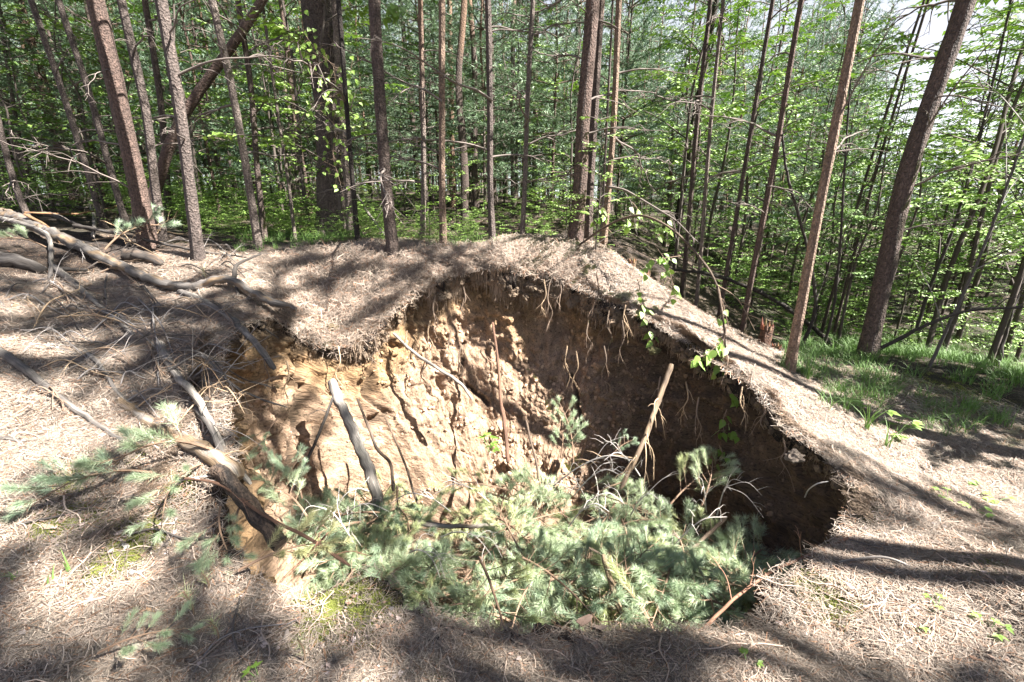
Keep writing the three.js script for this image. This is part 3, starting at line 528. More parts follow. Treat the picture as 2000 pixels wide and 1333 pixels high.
// broadleaf saplings and bushes
function leafTree(seed, h, rad, leafL, from, dens) {
  const R = rng(seed), w = new GB(), n = new GB(); w.col = [0.075, 0.06, 0.05];
  const P = []; for (let k = 0; k <= 6; k++) P.push(V((R() - 0.5) * 0.1 * k * h / 8, h * k / 6 - (k ? 0 : 0.1), (R() - 0.5) * 0.1 * k * h / 8));
  const c = new THREE.CatmullRomCurve3(P); w.tube(P, (t) => 0.008 * h * (1 - t) * 0.6 + 0.004, 6, 18);
  const nb = Math.round(h * 4.2 * dens);
  for (let b = 0; b < nb; b++) {
    const t = from + (1 - from) * (b + R()) / nb, q = c.getPoint(Math.min(1, t)), a = b * 2.4 + R(), Ln = rad * (1.1 - 0.75 * (t - from) / (1 - from)) * (0.5 + 0.6 * R());
    const e = q.clone().add(V(Math.cos(a) * Ln, Ln * (0.1 + 0.4 * R()), Math.sin(a) * Ln)), m = q.clone().lerp(e, 0.5).add(V(0, 0.1 * Ln, 0)), B = new THREE.CatmullRomCurve3([q, m, e]);
    w.tube([q, m, e], (s) => 0.007 * (1 - s) + 0.002, 4, 6);
    const ns2 = 2 + Math.round(Ln * 4);
    for (let s = 0; s < ns2; s++) {
      const s0 = 0.2 + 0.8 * (s + R()) / ns2, f = B.getPoint(Math.min(1, s0)), d = V(Math.cos(a) + (R() - 0.5) * 2, 0.1 + (R() - 0.5) * 0.4, Math.sin(a) + (R() - 0.5) * 2).normalize(), l = (0.12 + 0.3 * R()) * (0.6 + Ln * 0.5), e2 = f.clone().addScaledVector(d, l); w.tube([f, e2], 0.0018, 3);
      const nl = 4 + Math.round(l * 19);
      for (let j = 0; j < nl; j++) { const g0 = f.clone().lerp(e2, (j + 0.6) / nl), sd = V(d.z * (j % 2 ? 1 : -1) + d.x * 0.6 + (R() - 0.5) * 0.7, -0.15 + (R() - 0.5) * 0.5, -d.x * (j % 2 ? 1 : -1) + d.z * 0.6 + (R() - 0.5) * 0.7).normalize(), up = V((R() - 0.5) * 0.8, 1, (R() - 0.5) * 0.8).normalize(); n.leaf(g0, sd, up, leafL * (0.65 + 0.65 * R()), leafL * 0.7, 0.15); }
    }
  }
  return { stem: w.geo(), leaves: n.geo(), h };
}
const LT = [leafTree(31, 4.6, 1.25, 0.075, 0.18, 1), leafTree(32, 3.4, 1.0, 0.07, 0.12, 1.15), leafTree(33, 5.6, 1.5, 0.08, 0.2, 0.9), leafTree(34, 2.2, 0.8, 0.065, 0.1, 1.5), leafTree(35, 1.1, 0.5, 0.055, 0.1, 2.6), leafTree(36, 6.5, 1.7, 0.085, 0.15, 0.9)];
function sapling(k, p, s, turn, mat, label, group, name = 'leafy_sapling', cat = 'sapling') {
  const o = thing(name, p, label, cat, group); o.rotation.y = turn; o.scale.setScalar(s);
  put('stem', LT[k].stem, M.twig, o); put('foliage', LT[k].leaves, mat, o); return o;
}
{
  const R = rng(515), lm = [M.leaf, M.leafDark, M.leafYoung], set = [];
  const zones = [   // count, D range, u range, kinds, label, group
    [58, 6.5, 15, -1.28, -0.3, [0, 1, 2, 1], 'bright green leafy sapling among the pines behind the deadfall, left of the big trunk', 'leafy saplings in the left wood'],
    [26, 7.5, 16, -0.3, 0.3, [3, 1, 3, 0], 'small bright leafy sapling on the sunlit ground behind the far rim', 'leafy saplings behind the far rim'],
    [30, 7, 16, 0.3, 0.75, [0, 1, 2, 5], 'leafy sapling on the falling slope behind the right rim', 'leafy saplings on the slope'],
    [52, 5.2, 14, 0.72, 1.34, [2, 5, 0, 5], 'dense green broadleaf sapling around the thick dark pine, right of the pit', 'broadleaf saplings on the right'],
  ];
  for (const [n, d0, d1, u0, u1, ks, label, group] of zones) for (let i = 0; i < n; i++) {
    const D = d0 + (d1 - d0) * R(), x = (u0 + (u1 - u0) * R()) * D; if (u0 === 0.75 && Math.abs(x / D - 0.87) < 0.13 && D < 7.5) continue;
    set.push(sapling(ks[Math.floor(R() * 4)], V(x, H(x, -D) - 0.03, -D), (0.8 + 0.45 * R()) * (x / D > 0.72 && x / D < 1.03 ? (x / D > 0.84 && x / D < 0.97 ? 0.55 : 0.85) : 1), R() * 6.3, lm[Math.floor(R() * (u0 < -1 ? 3 : 2.3))], label, group));
  }
  labelByGap(set, 'leafy sapling');
  for (const [x, z, s] of [[7.3, -2.5, 0.85], [8.0, -1.5, 0.75], [6.9, -3.4, 0.8]]) sapling(5, V(x, H(x, z), z), s, x * 3, M.leaf, 'unseen broadleaf sapling added outside the right edge of the photo, shading the grass', 'added broadleaf saplings outside the right edge');  // unseen saplings added beyond the right edge to shade the grass
  // single ones that stand out
  const one = (k, px, py, D, s, mat, label, turn = 1) => { const p = at(px, py, D); p.y = H(p.x, p.z) - 0.02; return sapling(k, p, s, turn, mat, label); };
  one(1, 672, 480, 5.6, 1.15, M.leafYoung, 'yellow green leafy sapling climbing in front of the massive old pine');
  one(2, 610, 470, 6.8, 0.95, M.leafYoung, 'tall yellow green sapling left of the massive old pine', 3);
  one(3, 1165, 475, 4.6, 0.62, M.leaf, 'small leafy shoot at the foot of the crest pines');
  one(4, 1105, 470, 4.75, 0.6, M.leaf, 'low green shoot left of the stout crest pine', 4);
  one(3, 905, 490, 6.2, 0.7, M.leaf, 'bushy green shoot between the pale pine and the middle grey pine');
  one(3, 840, 490, 6.6, 0.6, M.leafYoung, 'low green shoot behind the slim reddish pine', 2);
  one(5, 1935, 700, 4.9, 0.95, M.leafYoung, 'bright broadleaf sapling close to the right edge of the photo', 2);
  one(2, 1850, 660, 5.4, 1, M.leaf, 'broadleaf sapling right behind the thick dark pine', 5);
  one(1, 1640, 640, 6.8, 1, M.leafDark, 'shaded broadleaf sapling between the bright bent pine and the thick dark pine', 2);
}

// unseen tall pines added to the right for shade, outside the photo: only the dappled shade of their crowns shows
[[4.8, -2.8, 13, 0.9], [6.7, -2.0, 13.5, 0.7], [4.9, -4.4, 12.5, 0.6], [7.9, -0.5, 13, 0.75], [6.7, 0, 14, 0.8], [8.9, -0.45, 11.5, 0.6], [9.6, -1.75, 12, 0.35]].forEach(([x, z, h, cs], i) => {
  const R = rng(2200 + i), p = V(x, H(x, z + 2), z + 2), o = thing('pine_tree', p, 'unseen tall pine added outside the photo on the right whose crown dapples the ground', 'pine tree', 'added shading pines on the right');
  const tr = put('trunk', bgTrunk[i % 5], M.bark, o); tr.scale.set(1.3, h / 12, 1.3); const kk = 6, from = h * 0.66; addCrown(o, kk, V(0, from, 0), cs, (h - from) / CR[kk].h, R() * 6, null);
});
[[6.2, -2.3, 5.2], [7.3, -3.0, 5.6], [6.9, -2.7, 6.6]].forEach(([x, z, h], i) => {  // unseen young pines added to throw shade on the right-hand grass
  const R = rng(2300 + i), p = V(x, H(x, z), z), o = thing('young_pine', p, 'unseen young pine added outside the right edge of the photo shading the grass', 'pine tree', 'added young pines outside the right edge');
  const tr = put('trunk', bgTrunk[i], M.bark, o); tr.scale.set(0.5, h / 12, 0.5); addCrown(o, 6, V(0, 1.4, 0), 0.75, (h - 1.4) / CR[6].h, R() * 6, null);
});

// ---------------------------------------------------------------- deadfall, sticks and roots
const WC = { grey: [0.25, 0.228, 0.215], dark: [0.10, 0.085, 0.075], pale: [0.58, 0.53, 0.48], tan: [0.42, 0.30, 0.19], orange: [0.50, 0.29, 0.15], red: [0.30, 0.16, 0.10], root: [0.24, 0.17, 0.12] };
// pts: photograph pixels snapped to the ground ([x, y, lift]) or hung in space ([x, y, 0, D]); w: widths in pixels at both ends
function stick(name, label, cat, pts, w0, w1, col, o = {}) {
  const P = pts.map(([x, y, l, D]) => D ? at(x, y, D) : hit(x, y, l ?? 0.01)), R = rng(seedT++), org = P[0].clone();
  const r0 = 0.76 * w0 / 2 * depthOf(P[0]) / FPX, r1 = 0.76 * w1 / 2 * depthOf(P[P.length - 1]) / FPX, g = thing(name, org, label, cat, o.group), Q = P.map((p) => p.clone().sub(org));
  if (o.tip) Q.push(Q[Q.length - 1].clone().add(V(...o.tip)));
  const b = new GB(), c = WC[col], k0 = R() * 30, big = Math.max(r0, r1), sides = big > 0.03 ? 16 : big > 0.012 ? 9 : 6, cv = new THREE.CatmullRomCurve3(Q, false, 'centripetal'), len = cv.getLength();
  const seg = Math.max(8, Math.round(len / (big > 0.03 ? 0.025 : 0.03))), pp = cv.getSpacedPoints(seg), jit = o.jit ?? 0.35;
  pp.forEach((p, i) => { const k = jit * (r0 + r1) / 2; p.add(V(ns(i * 0.35, k0, 1) * k, ns(i * 0.35, k0, 5) * k, ns(i * 0.35, k0, 9) * k)); });
  b.tube(pp, (t) => lerp(r0, r1, t) * (o.blunt ? 1 : (0.75 + 0.25 * sstep(0, 0.02, t)) * (0.6 + 0.4 * sstep(1, 0.975, t))), sides, 0, { cap: true, capColor: o.cut ?? c.map((v) => v * 1.25), color: (t, a, l) => { const n = 0.75 + 0.7 * fbm(l * 4, Math.cos(a) * 1.4 + k0, Math.sin(a) * 1.4, 3), q = o.patch ? sstep(0.0, 0.22, fbm(l * 5 + 7, Math.cos(a) + k0, Math.sin(a), 2)) : 0, e = o.patch ? WC[o.patch] : c; return [0, 1, 2].map((m) => lerp(c[m], e[m], q) * n); }, bump: (t, a, l) => 1 + 0.22 * ns(l * 7, Math.cos(a) * 1.2 + k0, Math.sin(a) * 1.2) + (big > 0.02 ? 0.2 * ns(l * 3, Math.cos(a) * 4, Math.sin(a) * 4 + k0) : 0) + 0.9 * Math.max(0, ns(l * 8, Math.cos(a) * 0.8 + k0, Math.sin(a) * 0.8) - 0.38) });
  b.build(o.body ?? 'shaft', o.mat ?? (big > 0.008 ? M.wood : M.twig), g);
  for (let k = 0; k < (o.twigs ?? 0); k++) {
    const t = 0.12 + 0.85 * R(), q = cv.getPointAt(t), tan = cv.getTangentAt(t), d = tan.clone().multiplyScalar(0.4 + 0.5 * R()).add(V((R() - 0.5) * 1.6, (o.twigUp ?? 0.35) + (R() - 0.4) * 0.8, (R() - 0.5) * 1.6)).normalize(), l = (o.twigL ?? 0.25) * (0.5 + R()), tb = new GB(); tb.col = c.map((v) => v * 0.9);
    const m = q.clone().addScaledVector(d, l * 0.5), e = q.clone().addScaledVector(d, l).add(V((R() - 0.5) * 0.1, (o.droop ?? -0.05) * (0.5 + R()), (R() - 0.5) * 0.1)), rr = Math.max(0.0022, Math.min(0.006, r0 * 0.4));
    tb.tube([q, m, e], (s) => rr * (1 - 0.75 * s), 5, 10);
    for (let j = 0; j < 2; j++) { const f = m.clone().lerp(e, R() * 0.8), d3 = d.clone().add(V(R() - 0.5, R() - 0.6, R() - 0.5)).normalize(); tb.tube([f, f.clone().addScaledVector(d3, l * 0.25), f.clone().addScaledVector(d3, l * 0.4).add(V(0, -0.02, 0))], (s) => rr * 0.5 * (1 - 0.7 * s), 3); }
    tb.build('twig', M.twig, g);
  }
  g.userData.mid = P[0].clone().lerp(P[P.length - 1], 0.5); (byName[name + (o.group ?? '')] ??= []).push(g);
  if (!o.group) delete g.userData.mid;
  return g;
}
const byName = {}, B = 'branch', F = 'fallen branch';
stick('fallen_log', 'long grey barkless trunk lying from the left edge down to the pit rim', 'fallen trunk', [[-60, 420, 0.16], [60, 460, 0.1], [170, 505, 0.07], [290, 556, 0.07], [372, 575, 0.07], [450, 576, 0.09], [515, 584, 0, 3.55], [582, 604, 0, 3.5]], 27, 18, 'grey', { patch: 'tan', twigs: 3, cut: WC.pale });
stick('fallen_branch', 'dark snag sticking up from the end of the long grey trunk', F, [[462, 578, 0.1], [470, 560, 0.16], [490, 548, 0.19], [517, 538, 0.22]], 12, 4, 'dark');
stick('fallen_branch', 'thin dark stick hanging below the end of the long grey trunk', F, [[465, 582, 0.08], [478, 610, 0, 3.5], [510, 637, 0, 3.45], [545, 662, 0, 3.4]], 8, 3, 'dark', { twigs: 2 });
stick('fallen_branch', 'grey forked limb running from the long trunk to a broken tip over the pit', F, [[352, 576, 0.04], [430, 612, 0.03], [492, 665, 0, 2.98], [536, 722, 0, 2.9]], 15, 17, 'grey', { patch: 'pale', jit: 0.6 });
stick('fallen_branch', 'grey limb on dark litter under the long trunk, bent down the slope', F, [[108, 530, 0.05], [160, 575, 0.03], [205, 612, 0.02], [262, 660, 0.02]], 17, 10, 'grey', { patch: 'pale' });
stick('fallen_branch', 'grey stick sloping from the left edge below the dark rotten log', F, [[-20, 580, 0.05], [40, 632, 0.02], [90, 668, 0.02], [150, 700, 0.02]], 14, 8, 'grey');
stick('fallen_log', 'grey split log lying lowest at the left edge with lichen', 'fallen trunk', [[-30, 680, 0.05], [50, 738, 0.04], [115, 790, 0.04], [180, 828, 0.03], [240, 862, 0.03]], 24, 9, 'grey', { patch: 'pale', jit: 0.5 });
stick('fallen_branch', 'thin crooked stick on the left slope above the rotten log', F, [[165, 690, 0.02], [195, 725, 0.03], [235, 775, 0.03], [280, 805, 0.02], [320, 840, 0.02]], 11, 8, 'grey', { patch: 'pale', twigs: 2 });
stick('fallen_branch', 'long pale peeled pole leaning down the left wall of the pit', F, [[313, 682, 0.03], [345, 738, 0.05], [395, 815, 0.08], [440, 880, 0, 2.0], [488, 948, 0, 1.95]], 20, 14, 'pale', {});
stick('fallen_branch', 'second grey pole lying close below the long pale peeled pole', F, [[372, 800, 0.04], [405, 842, 0.06], [425, 880, 0.07], [436, 900, 0, 1.95]], 16, 13, 'grey', { cut: WC.pale });
stick('fallen_branch', 'third dark pole between the peeled poles and the pit wall', F, [[405, 790, 0.04], [430, 850, 0, 2.1], [465, 905, 0, 2.05], [492, 945, 0, 2.02]], 12, 10, 'dark', { patch: 'grey' });
stick('fallen_branch', 'long thin grey bough reaching out over the lit left wall of the pit', F, [[330, 735, 0.05], [400, 735, 0.12], [450, 750, 0, 2.45], [505, 778, 0, 2.4], [562, 796, 0, 2.35]], 7, 4, 'grey', { twigs: 5, twigL: 0.22, twigUp: -0.1 });
stick('fallen_branch', 'thin dark bough hanging over the pit above the long thin grey one', F, [[345, 700, 0.06], [400, 720, 0.1], [470, 738, 0, 2.7], [530, 757, 0, 2.6]], 6, 2.5, 'dark', { twigs: 5, twigL: 0.22, twigUp: -0.1 });
stick('fallen_branch', 'uppermost grey bough of the deadfall ending at a red pine', F, [[-20, 424, 0.24], [90, 422, 0.22], [170, 424, 0.2], [228, 420, 0.2], [262, 378, 0.35]], 9, 6, 'dark', { patch: 'grey', twigs: 6 });
stick('fallen_branch', 'straight dark pole lying across the feet of the left pines', F, [[150, 462, 0.14], [225, 478, 0.12], [300, 490, 0.08], [400, 503, 0.05], [482, 511, 0.04]], 10, 4, 'dark', { patch: 'grey', twigs: 4 });
stick('fallen_branch', 'bleached upright snag of the deadfall left of the red pine', F, [[183, 468, 0.05], [188, 440, 0.14], [184, 418, 0.22], [203, 400, 0.3]], 9, 6, 'pale', { patch: 'grey' });
stick('fallen_branch', 'orange peeled stick arching over the deadfall', F, [[62, 462, 0.22], [130, 455, 0.2], [180, 445, 0.22], [225, 434, 0.24], [252, 416, 0.26]], 5, 3, 'orange');
stick('fallen_branch', 'orange broken stick pointing down from the deadfall heap', F, [[62, 462, 0.2], [95, 470, 0.17], [112, 482, 0.12], [122, 492, 0.06]], 8, 5, 'orange');
stick('fallen_branch', 'grey crossed limb in the deadfall heap at the left edge', F, [[-10, 452, 0.16], [70, 470, 0.14], [100, 485, 0.1], [102, 520, 0.05], [98, 552, 0.02]], 12, 9, 'grey', { patch: 'pale' });
stick('fallen_branch', 'dark limb lying highest in the heap at the left edge', F, [[-30, 436, 0.22], [60, 442, 0.2], [120, 452, 0.16], [190, 470, 0.1]], 11, 7, 'dark', { twigs: 5 });
stick('fallen_branch', 'short thick stub with a snapped end beside the dark rotten log', F, [[102, 530, 0.05], [130, 536, 0.05], [176, 541, 0.05]], 11, 8, 'dark', { cut: WC.tan });
stick('fallen_log', 'black rotten log with mossy bark at the left edge', 'rotten log', [[-40, 505, 0.04], [30, 522, 0.04], [90, 532, 0.03]], 42, 24, 'dark', { patch: 'grey', jit: 0.5 });
stick('fallen_log', 'short dark hollow log between the deadfall and the stout red pine', 'rotten log', [[246, 515, 0.06], [285, 520, 0.06], [322, 527, 0.05]], 30, 20, 'dark', { patch: 'root', jit: 0.4 });
stick('fallen_log', 'decayed orange hearted log lying down the left slope to the rim', 'rotten log', [[232, 775, 0.0], [290, 818, 0.0], [350, 858, 0.01], [420, 905, 0.01], [470, 940, 0.01]], 26, 44, 'tan', { patch: 'pale', jit: 0.5, twigs: 2 });
stick('fallen_log', 'dark scaly trunk end with a sawn face poking over the left rim', 'rotten log', [[428, 930, 0.03], [478, 980, 0, 1.72], [520, 1030, 0, 1.62], [548, 1068, 0, 1.56]], 38, 38, 'root', { patch: 'dark', mat: M.bark, blunt: true, cut: [0.42, 0.33, 0.26] });
stick('fallen_branch', 'grey weathered stick lying flat at the left edge, below the lichen log', F, [[-20, 864, 0.015], [20, 868, 0.015], [48, 870, 0.015]], 10, 9, 'grey');
stick('fallen_branch', 'long reddish stick slanting over the green boughs at the left rim', F, [[352, 945, 0.05], [430, 972, 0.09], [520, 1010, 0, 1.62], [610, 1056, 0, 1.56], [683, 1106, 0, 1.5]], 7, 10, 'red', { cut: WC.tan, twigs: 3, twigL: 0.16 });
stick('fallen_branch', 'short reddish stick crossing under the long reddish one', F, [[556, 1128, 0, 1.45], [600, 1085, 0, 1.6], [642, 1040, 0, 1.75]], 7, 5, 'red');
stick('fallen_branch', 'pale bone coloured stick at the head of the dark trunk end', F, [[345, 948, 0.03], [400, 946, 0.04], [456, 944, 0.05]], 6, 4, 'pale', { twigs: 2, twigL: 0.1 });
stick('fallen_branch', 'knobbly grey stick in the moss of the left foreground', F, [[0, 1045, 0.012], [60, 1028, 0.015], [112, 1020, 0.015], [230, 972, 0.02], [270, 962, 0.02]], 6, 4, 'dark', { twigs: 2, twigL: 0.08 });
stick('fallen_branch', 'crooked dark twig lying in the left foreground below the green boughs', F, [[240, 1050, 0.012], [300, 1040, 0.02], [360, 1050, 0.02], [410, 1056, 0.02]], 6, 5, 'dark', { twigs: 2, twigL: 0.1 });
stick('fallen_branch', 'bare dark twig running to the lower edge of the photo', F, [[470, 1170, 0.015], [455, 1240, 0.02], [470, 1290, 0.02], [452, 1345, 0.01]], 6, 5, 'dark', { twigs: 3, twigL: 0.12 });
stick('fallen_branch', 'thin grey twig across the shaded litter near the lower edge', F, [[380, 1320, 0.012], [420, 1260, 0.02], [470, 1235, 0.025], [570, 1222, 0.015]], 5, 3, 'grey', { twigs: 2, twigL: 0.1 });
// sticks and roots in and over the pit
stick('broken_pole', 'stout bleached pole leaning against the lit left wall of the pit', 'pole', [[648, 742, 0, 3.22], [665, 790, 0, 3.1], [692, 852, 0, 2.95], [735, 965, 0, 2.72]], 24, 29, 'pale', { tip: [0.03, -0.25, 0.12], twigs: 3, twigL: 0.1 });
stick('broken_pole', 'thin dark stick crossing behind the stout bleached pole', 'pole', [[652, 772, 0, 3.12], [622, 850, 0, 2.95], [592, 915, 0, 2.8], [566, 962, 0, 2.7]], 7, 9, 'dark', { patch: 'grey', twigs: 2, twigL: 0.15 });
stick('hanging_branch', 'pale bent branch hanging from the turf across the lit back wall', 'branch', [[768, 652, 0, 3.95], [810, 690, 0, 3.75], [858, 722, 0, 3.6], [902, 752, 0, 3.5], [922, 780, 0, 3.45]], 7, 9, 'pale', { patch: 'grey' });
stick('hanging_root', 'long reddish root running straight down the middle of the back wall', 'root', [[962, 630, 0, 4.0], [972, 700, 0, 3.8], [978, 780, 0, 3.55], [988, 850, 0, 3.25], [992, 905, 0, 3.05]], 6, 10, 'red', { twigs: 3, twigL: 0.15, twigUp: -0.4 });
stick('hanging_root', 'dark root creeping down the lit slide left of the middle', 'root', [[752, 815, 0, 3.2], [772, 860, 0, 3.05], [792, 910, 0, 2.85], [816, 985, 0, 2.62]], 5, 7, 'root', { twigs: 2, twigL: 0.12 });
stick('hanging_root', 'crooked grey root beside the stout bleached pole', 'root', [[698, 780, 0, 3.15], [722, 840, 0, 3.0], [738, 880, 0, 2.85], [762, 905, 0, 2.8], [768, 960, 0, 2.65]], 6, 9, 'root', { patch: 'grey', twigs: 3, twigL: 0.15 });
stick('hanging_root', 'short dark root right of the long reddish root', 'root', [[1028, 822, 0, 3.35], [1036, 860, 0, 3.2], [1048, 905, 0, 3.0], [1052, 940, 0, 2.9]], 6, 6, 'root');
stick('hanging_branch', 'tan leaning pole with spidery twigs in the right half of the pit', 'pole', [[1312, 712, 0, 3.35], [1290, 770, 0, 3.2], [1258, 860, 0, 2.9], [1212, 955, 0, 2.6]], 15, 12, 'tan', { patch: 'root', twigs: 8, twigL: 0.34, twigUp: 0.15, droop: -0.14 });
stick('hanging_branch', 'reddish bare bough lying over the right front rim with upright twigs', 'branch', [[1372, 1232, 0, 1.42], [1430, 1175, 0, 1.58], [1500, 1122, 0, 1.72], [1580, 1085, 0, 1.82], [1655, 1062, 0.03]], 9, 8, 'red', { twigs: 5, twigL: 0.2, twigUp: 0.7, droop: -0.03 });
stick('fallen_branch', 'thin dark twig trailing right from the reddish bare bough', F, [[1655, 1064, 0.03], [1700, 1076, 0.02], [1755, 1072, 0.02], [1800, 1066, 0.02], [1880, 1068, 0.015]], 4, 2, 'dark');
stick('fallen_branch', 'lichen crusted curved stick on the bare needles right of the pit', F, [[1635, 1112, 0.012], [1680, 1106, 0.03], [1725, 1106, 0.03], [1778, 1114, 0.012]], 7, 6, 'dark', { patch: 'pale' });
stick('hanging_root', 'pale thin root arching out of the right wall', 'root', [[1572, 972, 0, 2.35], [1582, 955, 0, 2.25], [1600, 944, 0, 2.2], [1618, 941, 0, 2.2]], 3, 3, 'pale');
stick('broken_pole', 'peeled pale stem lying flat in the middle of the green boughs', 'pole', [[812, 1022, 0, 2.42], [870, 1028, 0, 2.4], [930, 1028, 0, 2.42], [985, 1024, 0, 2.45]], 15, 7, 'pale', { patch: 'tan' });
stick('broken_pole', 'tan stub of a trunk poking up through the boughs near the front rim', 'pole', [[1178, 1085, 0, 1.95], [1188, 1120, 0, 1.86], [1196, 1150, 0, 1.8], [1214, 1200, 0, 1.72]], 14, 18, 'tan', { patch: 'root' });
stick('broken_pole', 'bare brown bough stem among the boughs at the right of the pit', 'pole', [[1150, 1070, 0, 2.0], [1250, 1120, 0, 1.95], [1340, 1080, 0, 2.15], [1420, 1010, 0, 2.5]], 5, 9, 'root', { twigs: 6, twigL: 0.25, twigUp: 0.5 });
{ // bleached wiry twig tangle on top of the boughs
  const T = [[1080, 950, 1240, 900, 2.75], [1120, 970, 1215, 930, 2.7], [1010, 990, 1120, 960, 2.7], [1130, 1000, 1220, 985, 2.55], [1150, 990, 1090, 930, 2.75], [1250, 930, 1180, 900, 2.8], [880, 1000, 760, 985, 2.6], [960, 985, 850, 965, 2.75], [720, 960, 650, 1010, 2.3], [640, 1030, 760, 1000, 2.2], [690, 1060, 610, 1000, 2.1], [800, 1080, 860, 1130, 1.9], [860, 1050, 960, 1085, 2.1], [1110, 1030, 1190, 1000, 2.35], [1230, 1010, 1290, 980, 2.6], [1290, 1100, 1420, 1010, 2.2], [1380, 1000, 1370, 965, 2.6], [1400, 1010, 1430, 960, 2.6]];
  T.forEach(([x0, y0, x1, y1, D], k) => { const f = k % 3; stick('bleached_twig', f === 0 ? 'bleached wiry twig arching over the heap of pine boughs' : f === 1 ? 'bleached wiry twig arching over the heap of pine boughs' : 'bleached wiry twig arching over the heap of pine boughs', 'twig', [[x0, y0, 0, D], [(x0 * 2 + x1) / 3, (y0 * 2 + y1) / 3 - 22, 0, D - 0.05], [(x0 + x1 * 2) / 3, (y0 + y1 * 2) / 3 - 26, 0, D - 0.08], [x1, y1, 0, D - 0.1]], 4, 2, 'pale', { twigs: 4, twigL: 0.22, twigUp: 0.5, droop: -0.12, group: 'bleached twigs on the boughs' }); });
}
{ // loose thin twigs of the deadfall on the left slope
  const T = [[95, 560, 260, 690], [180, 650, 300, 640], [100, 620, 360, 680], [210, 540, 205, 660], [300, 600, 310, 760], [240, 700, 420, 660], [330, 740, 380, 690], [110, 660, 190, 680], [350, 830, 470, 800], [380, 760, 440, 790], [60, 555, 150, 600], [250, 560, 350, 640], [330, 640, 420, 700], [40, 700, 130, 690], [340, 590, 420, 640], [10, 590, 100, 560], [400, 860, 470, 870], [340, 790, 430, 850], [290, 680, 330, 800], [150, 760, 250, 740], [180, 470, 330, 520], [340, 530, 440, 560], [270, 585, 340, 700], [400, 600, 470, 650], [300, 700, 420, 800], [160, 600, 340, 720], [60, 640, 180, 560], [390, 700, 470, 800]], R2 = rng(88);
  for (let k = 0; k < 34; k++) { const x = 10 + 440 * R2(), y = 470 + 330 * R2(), l = 50 + 110 * R2(), an = (R2() - 0.3) * 1.6; T.push([x, y, Math.min(480, x + l * Math.cos(an)), y + l * Math.sin(an) * 0.8]); }
  T.forEach(([x0, y0, x1, y1], k) => stick('fallen_twig', k < 14 ? 'thin bare twig strewn over the left slope between the fallen limbs' : 'thin bare twig strewn over the left slope between the fallen limbs', 'twig', [[x0, y0, 0.02], [(x0 * 2 + x1) / 3, (y0 * 2 + y1) / 3 - 8, 0.07], [(x0 + x1 * 2) / 3 + 6, (y0 + y1 * 2) / 3, 0.06], [x1, y1, 0.03]], 4.5, 2, ['root', 'grey', 'tan', 'dark', 'grey', 'dark'][k % 6], { twigs: 3, twigL: 0.25, group: 'loose twigs on the left slope' }));
}
{ // thin roots hanging from the turf lip
  const T = [[840, 640, 3.98, 50], [905, 575, 4.05, 40], [850, 590, 4.05, 60], [1062, 560, 4.1, 60], [1074, 565, 4.1, 70], [1092, 560, 4.12, 40], [1108, 690, 3.95, 70], [1165, 545, 4.1, 90], [1150, 640, 4.0, 50], [1125, 700, 3.9, 60], [1190, 620, 3.95, 60], [1215, 640, 3.85, 70], [1222, 610, 3.85, 50], [1180, 690, 3.8, 60], [1290, 750, 3.5, 60], [1340, 760, 3.35, 60], [1365, 790, 3.2, 70], [730, 670, 3.8, 40], [795, 660, 3.85, 50], [830, 700, 3.8, 40], [880, 660, 3.9, 60], [660, 690, 3.6, 60], [900, 690, 3.85, 50], [1490, 790, 2.85, 50], [1450, 770, 2.95, 60], [1530, 870, 2.6, 40], [520, 690, 3.2, 70], [560, 720, 3.2, 60]];
  T.forEach(([x, y, D, l], k) => { const s = (k % 2 ? 1 : -1); stick('hanging_root', 'thin crooked root dangling from the turf lip inside the pit', 'root', [[x, y - 14, 0, D + 0.06], [x + 4 * s, y + l * 0.3, 0, D - 0.02], [x - 5 * s, y + l * 0.65, 0, D - 0.03], [x + 3 * s, y + l, 0, D - 0.05]], 4.5, 2, k % 3 ? 'root' : 'tan', { twigs: 4, twigL: 0.09, twigUp: -0.5, group: 'thin roots dangling in the pit' }); });
}
labelByLandmark(byName['bleached_twigbleached twigs on the boughs'], 'bleached wiry twig on the boughs');
labelByLandmark(byName['fallen_twigloose twigs on the left slope'], 'thin bare twig');
labelByLandmark(byName['hanging_rootthin roots dangling in the pit'], 'thin dangling root');
// slanting dark stems on the right slope
stick('leaning_stem', 'dark dead trunk slanting down to the right behind the bright bent pine', 'dead tree', [[1300, 525, 0, 6], [1400, 540, 0, 5.8], [1510, 585, 0, 5.5], [1600, 650, 0, 5.2], [1650, 705, 0, 5]], 7, 12, 'dark', { twigs: 6, twigL: 0.6, mat: M.bark });
stick('leaning_stem', 'dark bough arching right from the foot of the thick dark pine', 'dead tree', [[1702, 690, 0, 4.4], [1752, 665, 0, 4.3], [1800, 640, 0, 4.2], [1880, 610, 0, 4.1], [2010, 600, 0, 4]], 10, 5, 'dark', { twigs: 7, twigL: 0.5 });
stick('leaning_stem', 'thin dark stem leaning right, first one right of the thick dark pine', 'dead tree', [[1790, 645, 0.0, 5], [1825, 540, 0, 5], [1850, 480, 0, 5], [1895, 340, 0, 5], [1940, 160, 0, 5], [1985, -40, 0, 5]], 8, 5, 'dark', { twigs: 10, twigL: 0.7 });
stick('leaning_stem', 'thin grey stem leaning right near the right edge of the photo', 'dead tree', [[1812, 725, 0, 4.2], [1870, 600, 0, 4.2], [1915, 500, 0, 4.2], [1965, 370, 0, 4.2], [2030, 180, 0, 4.2]], 8, 5, 'grey', { twigs: 8, twigL: 0.6 });
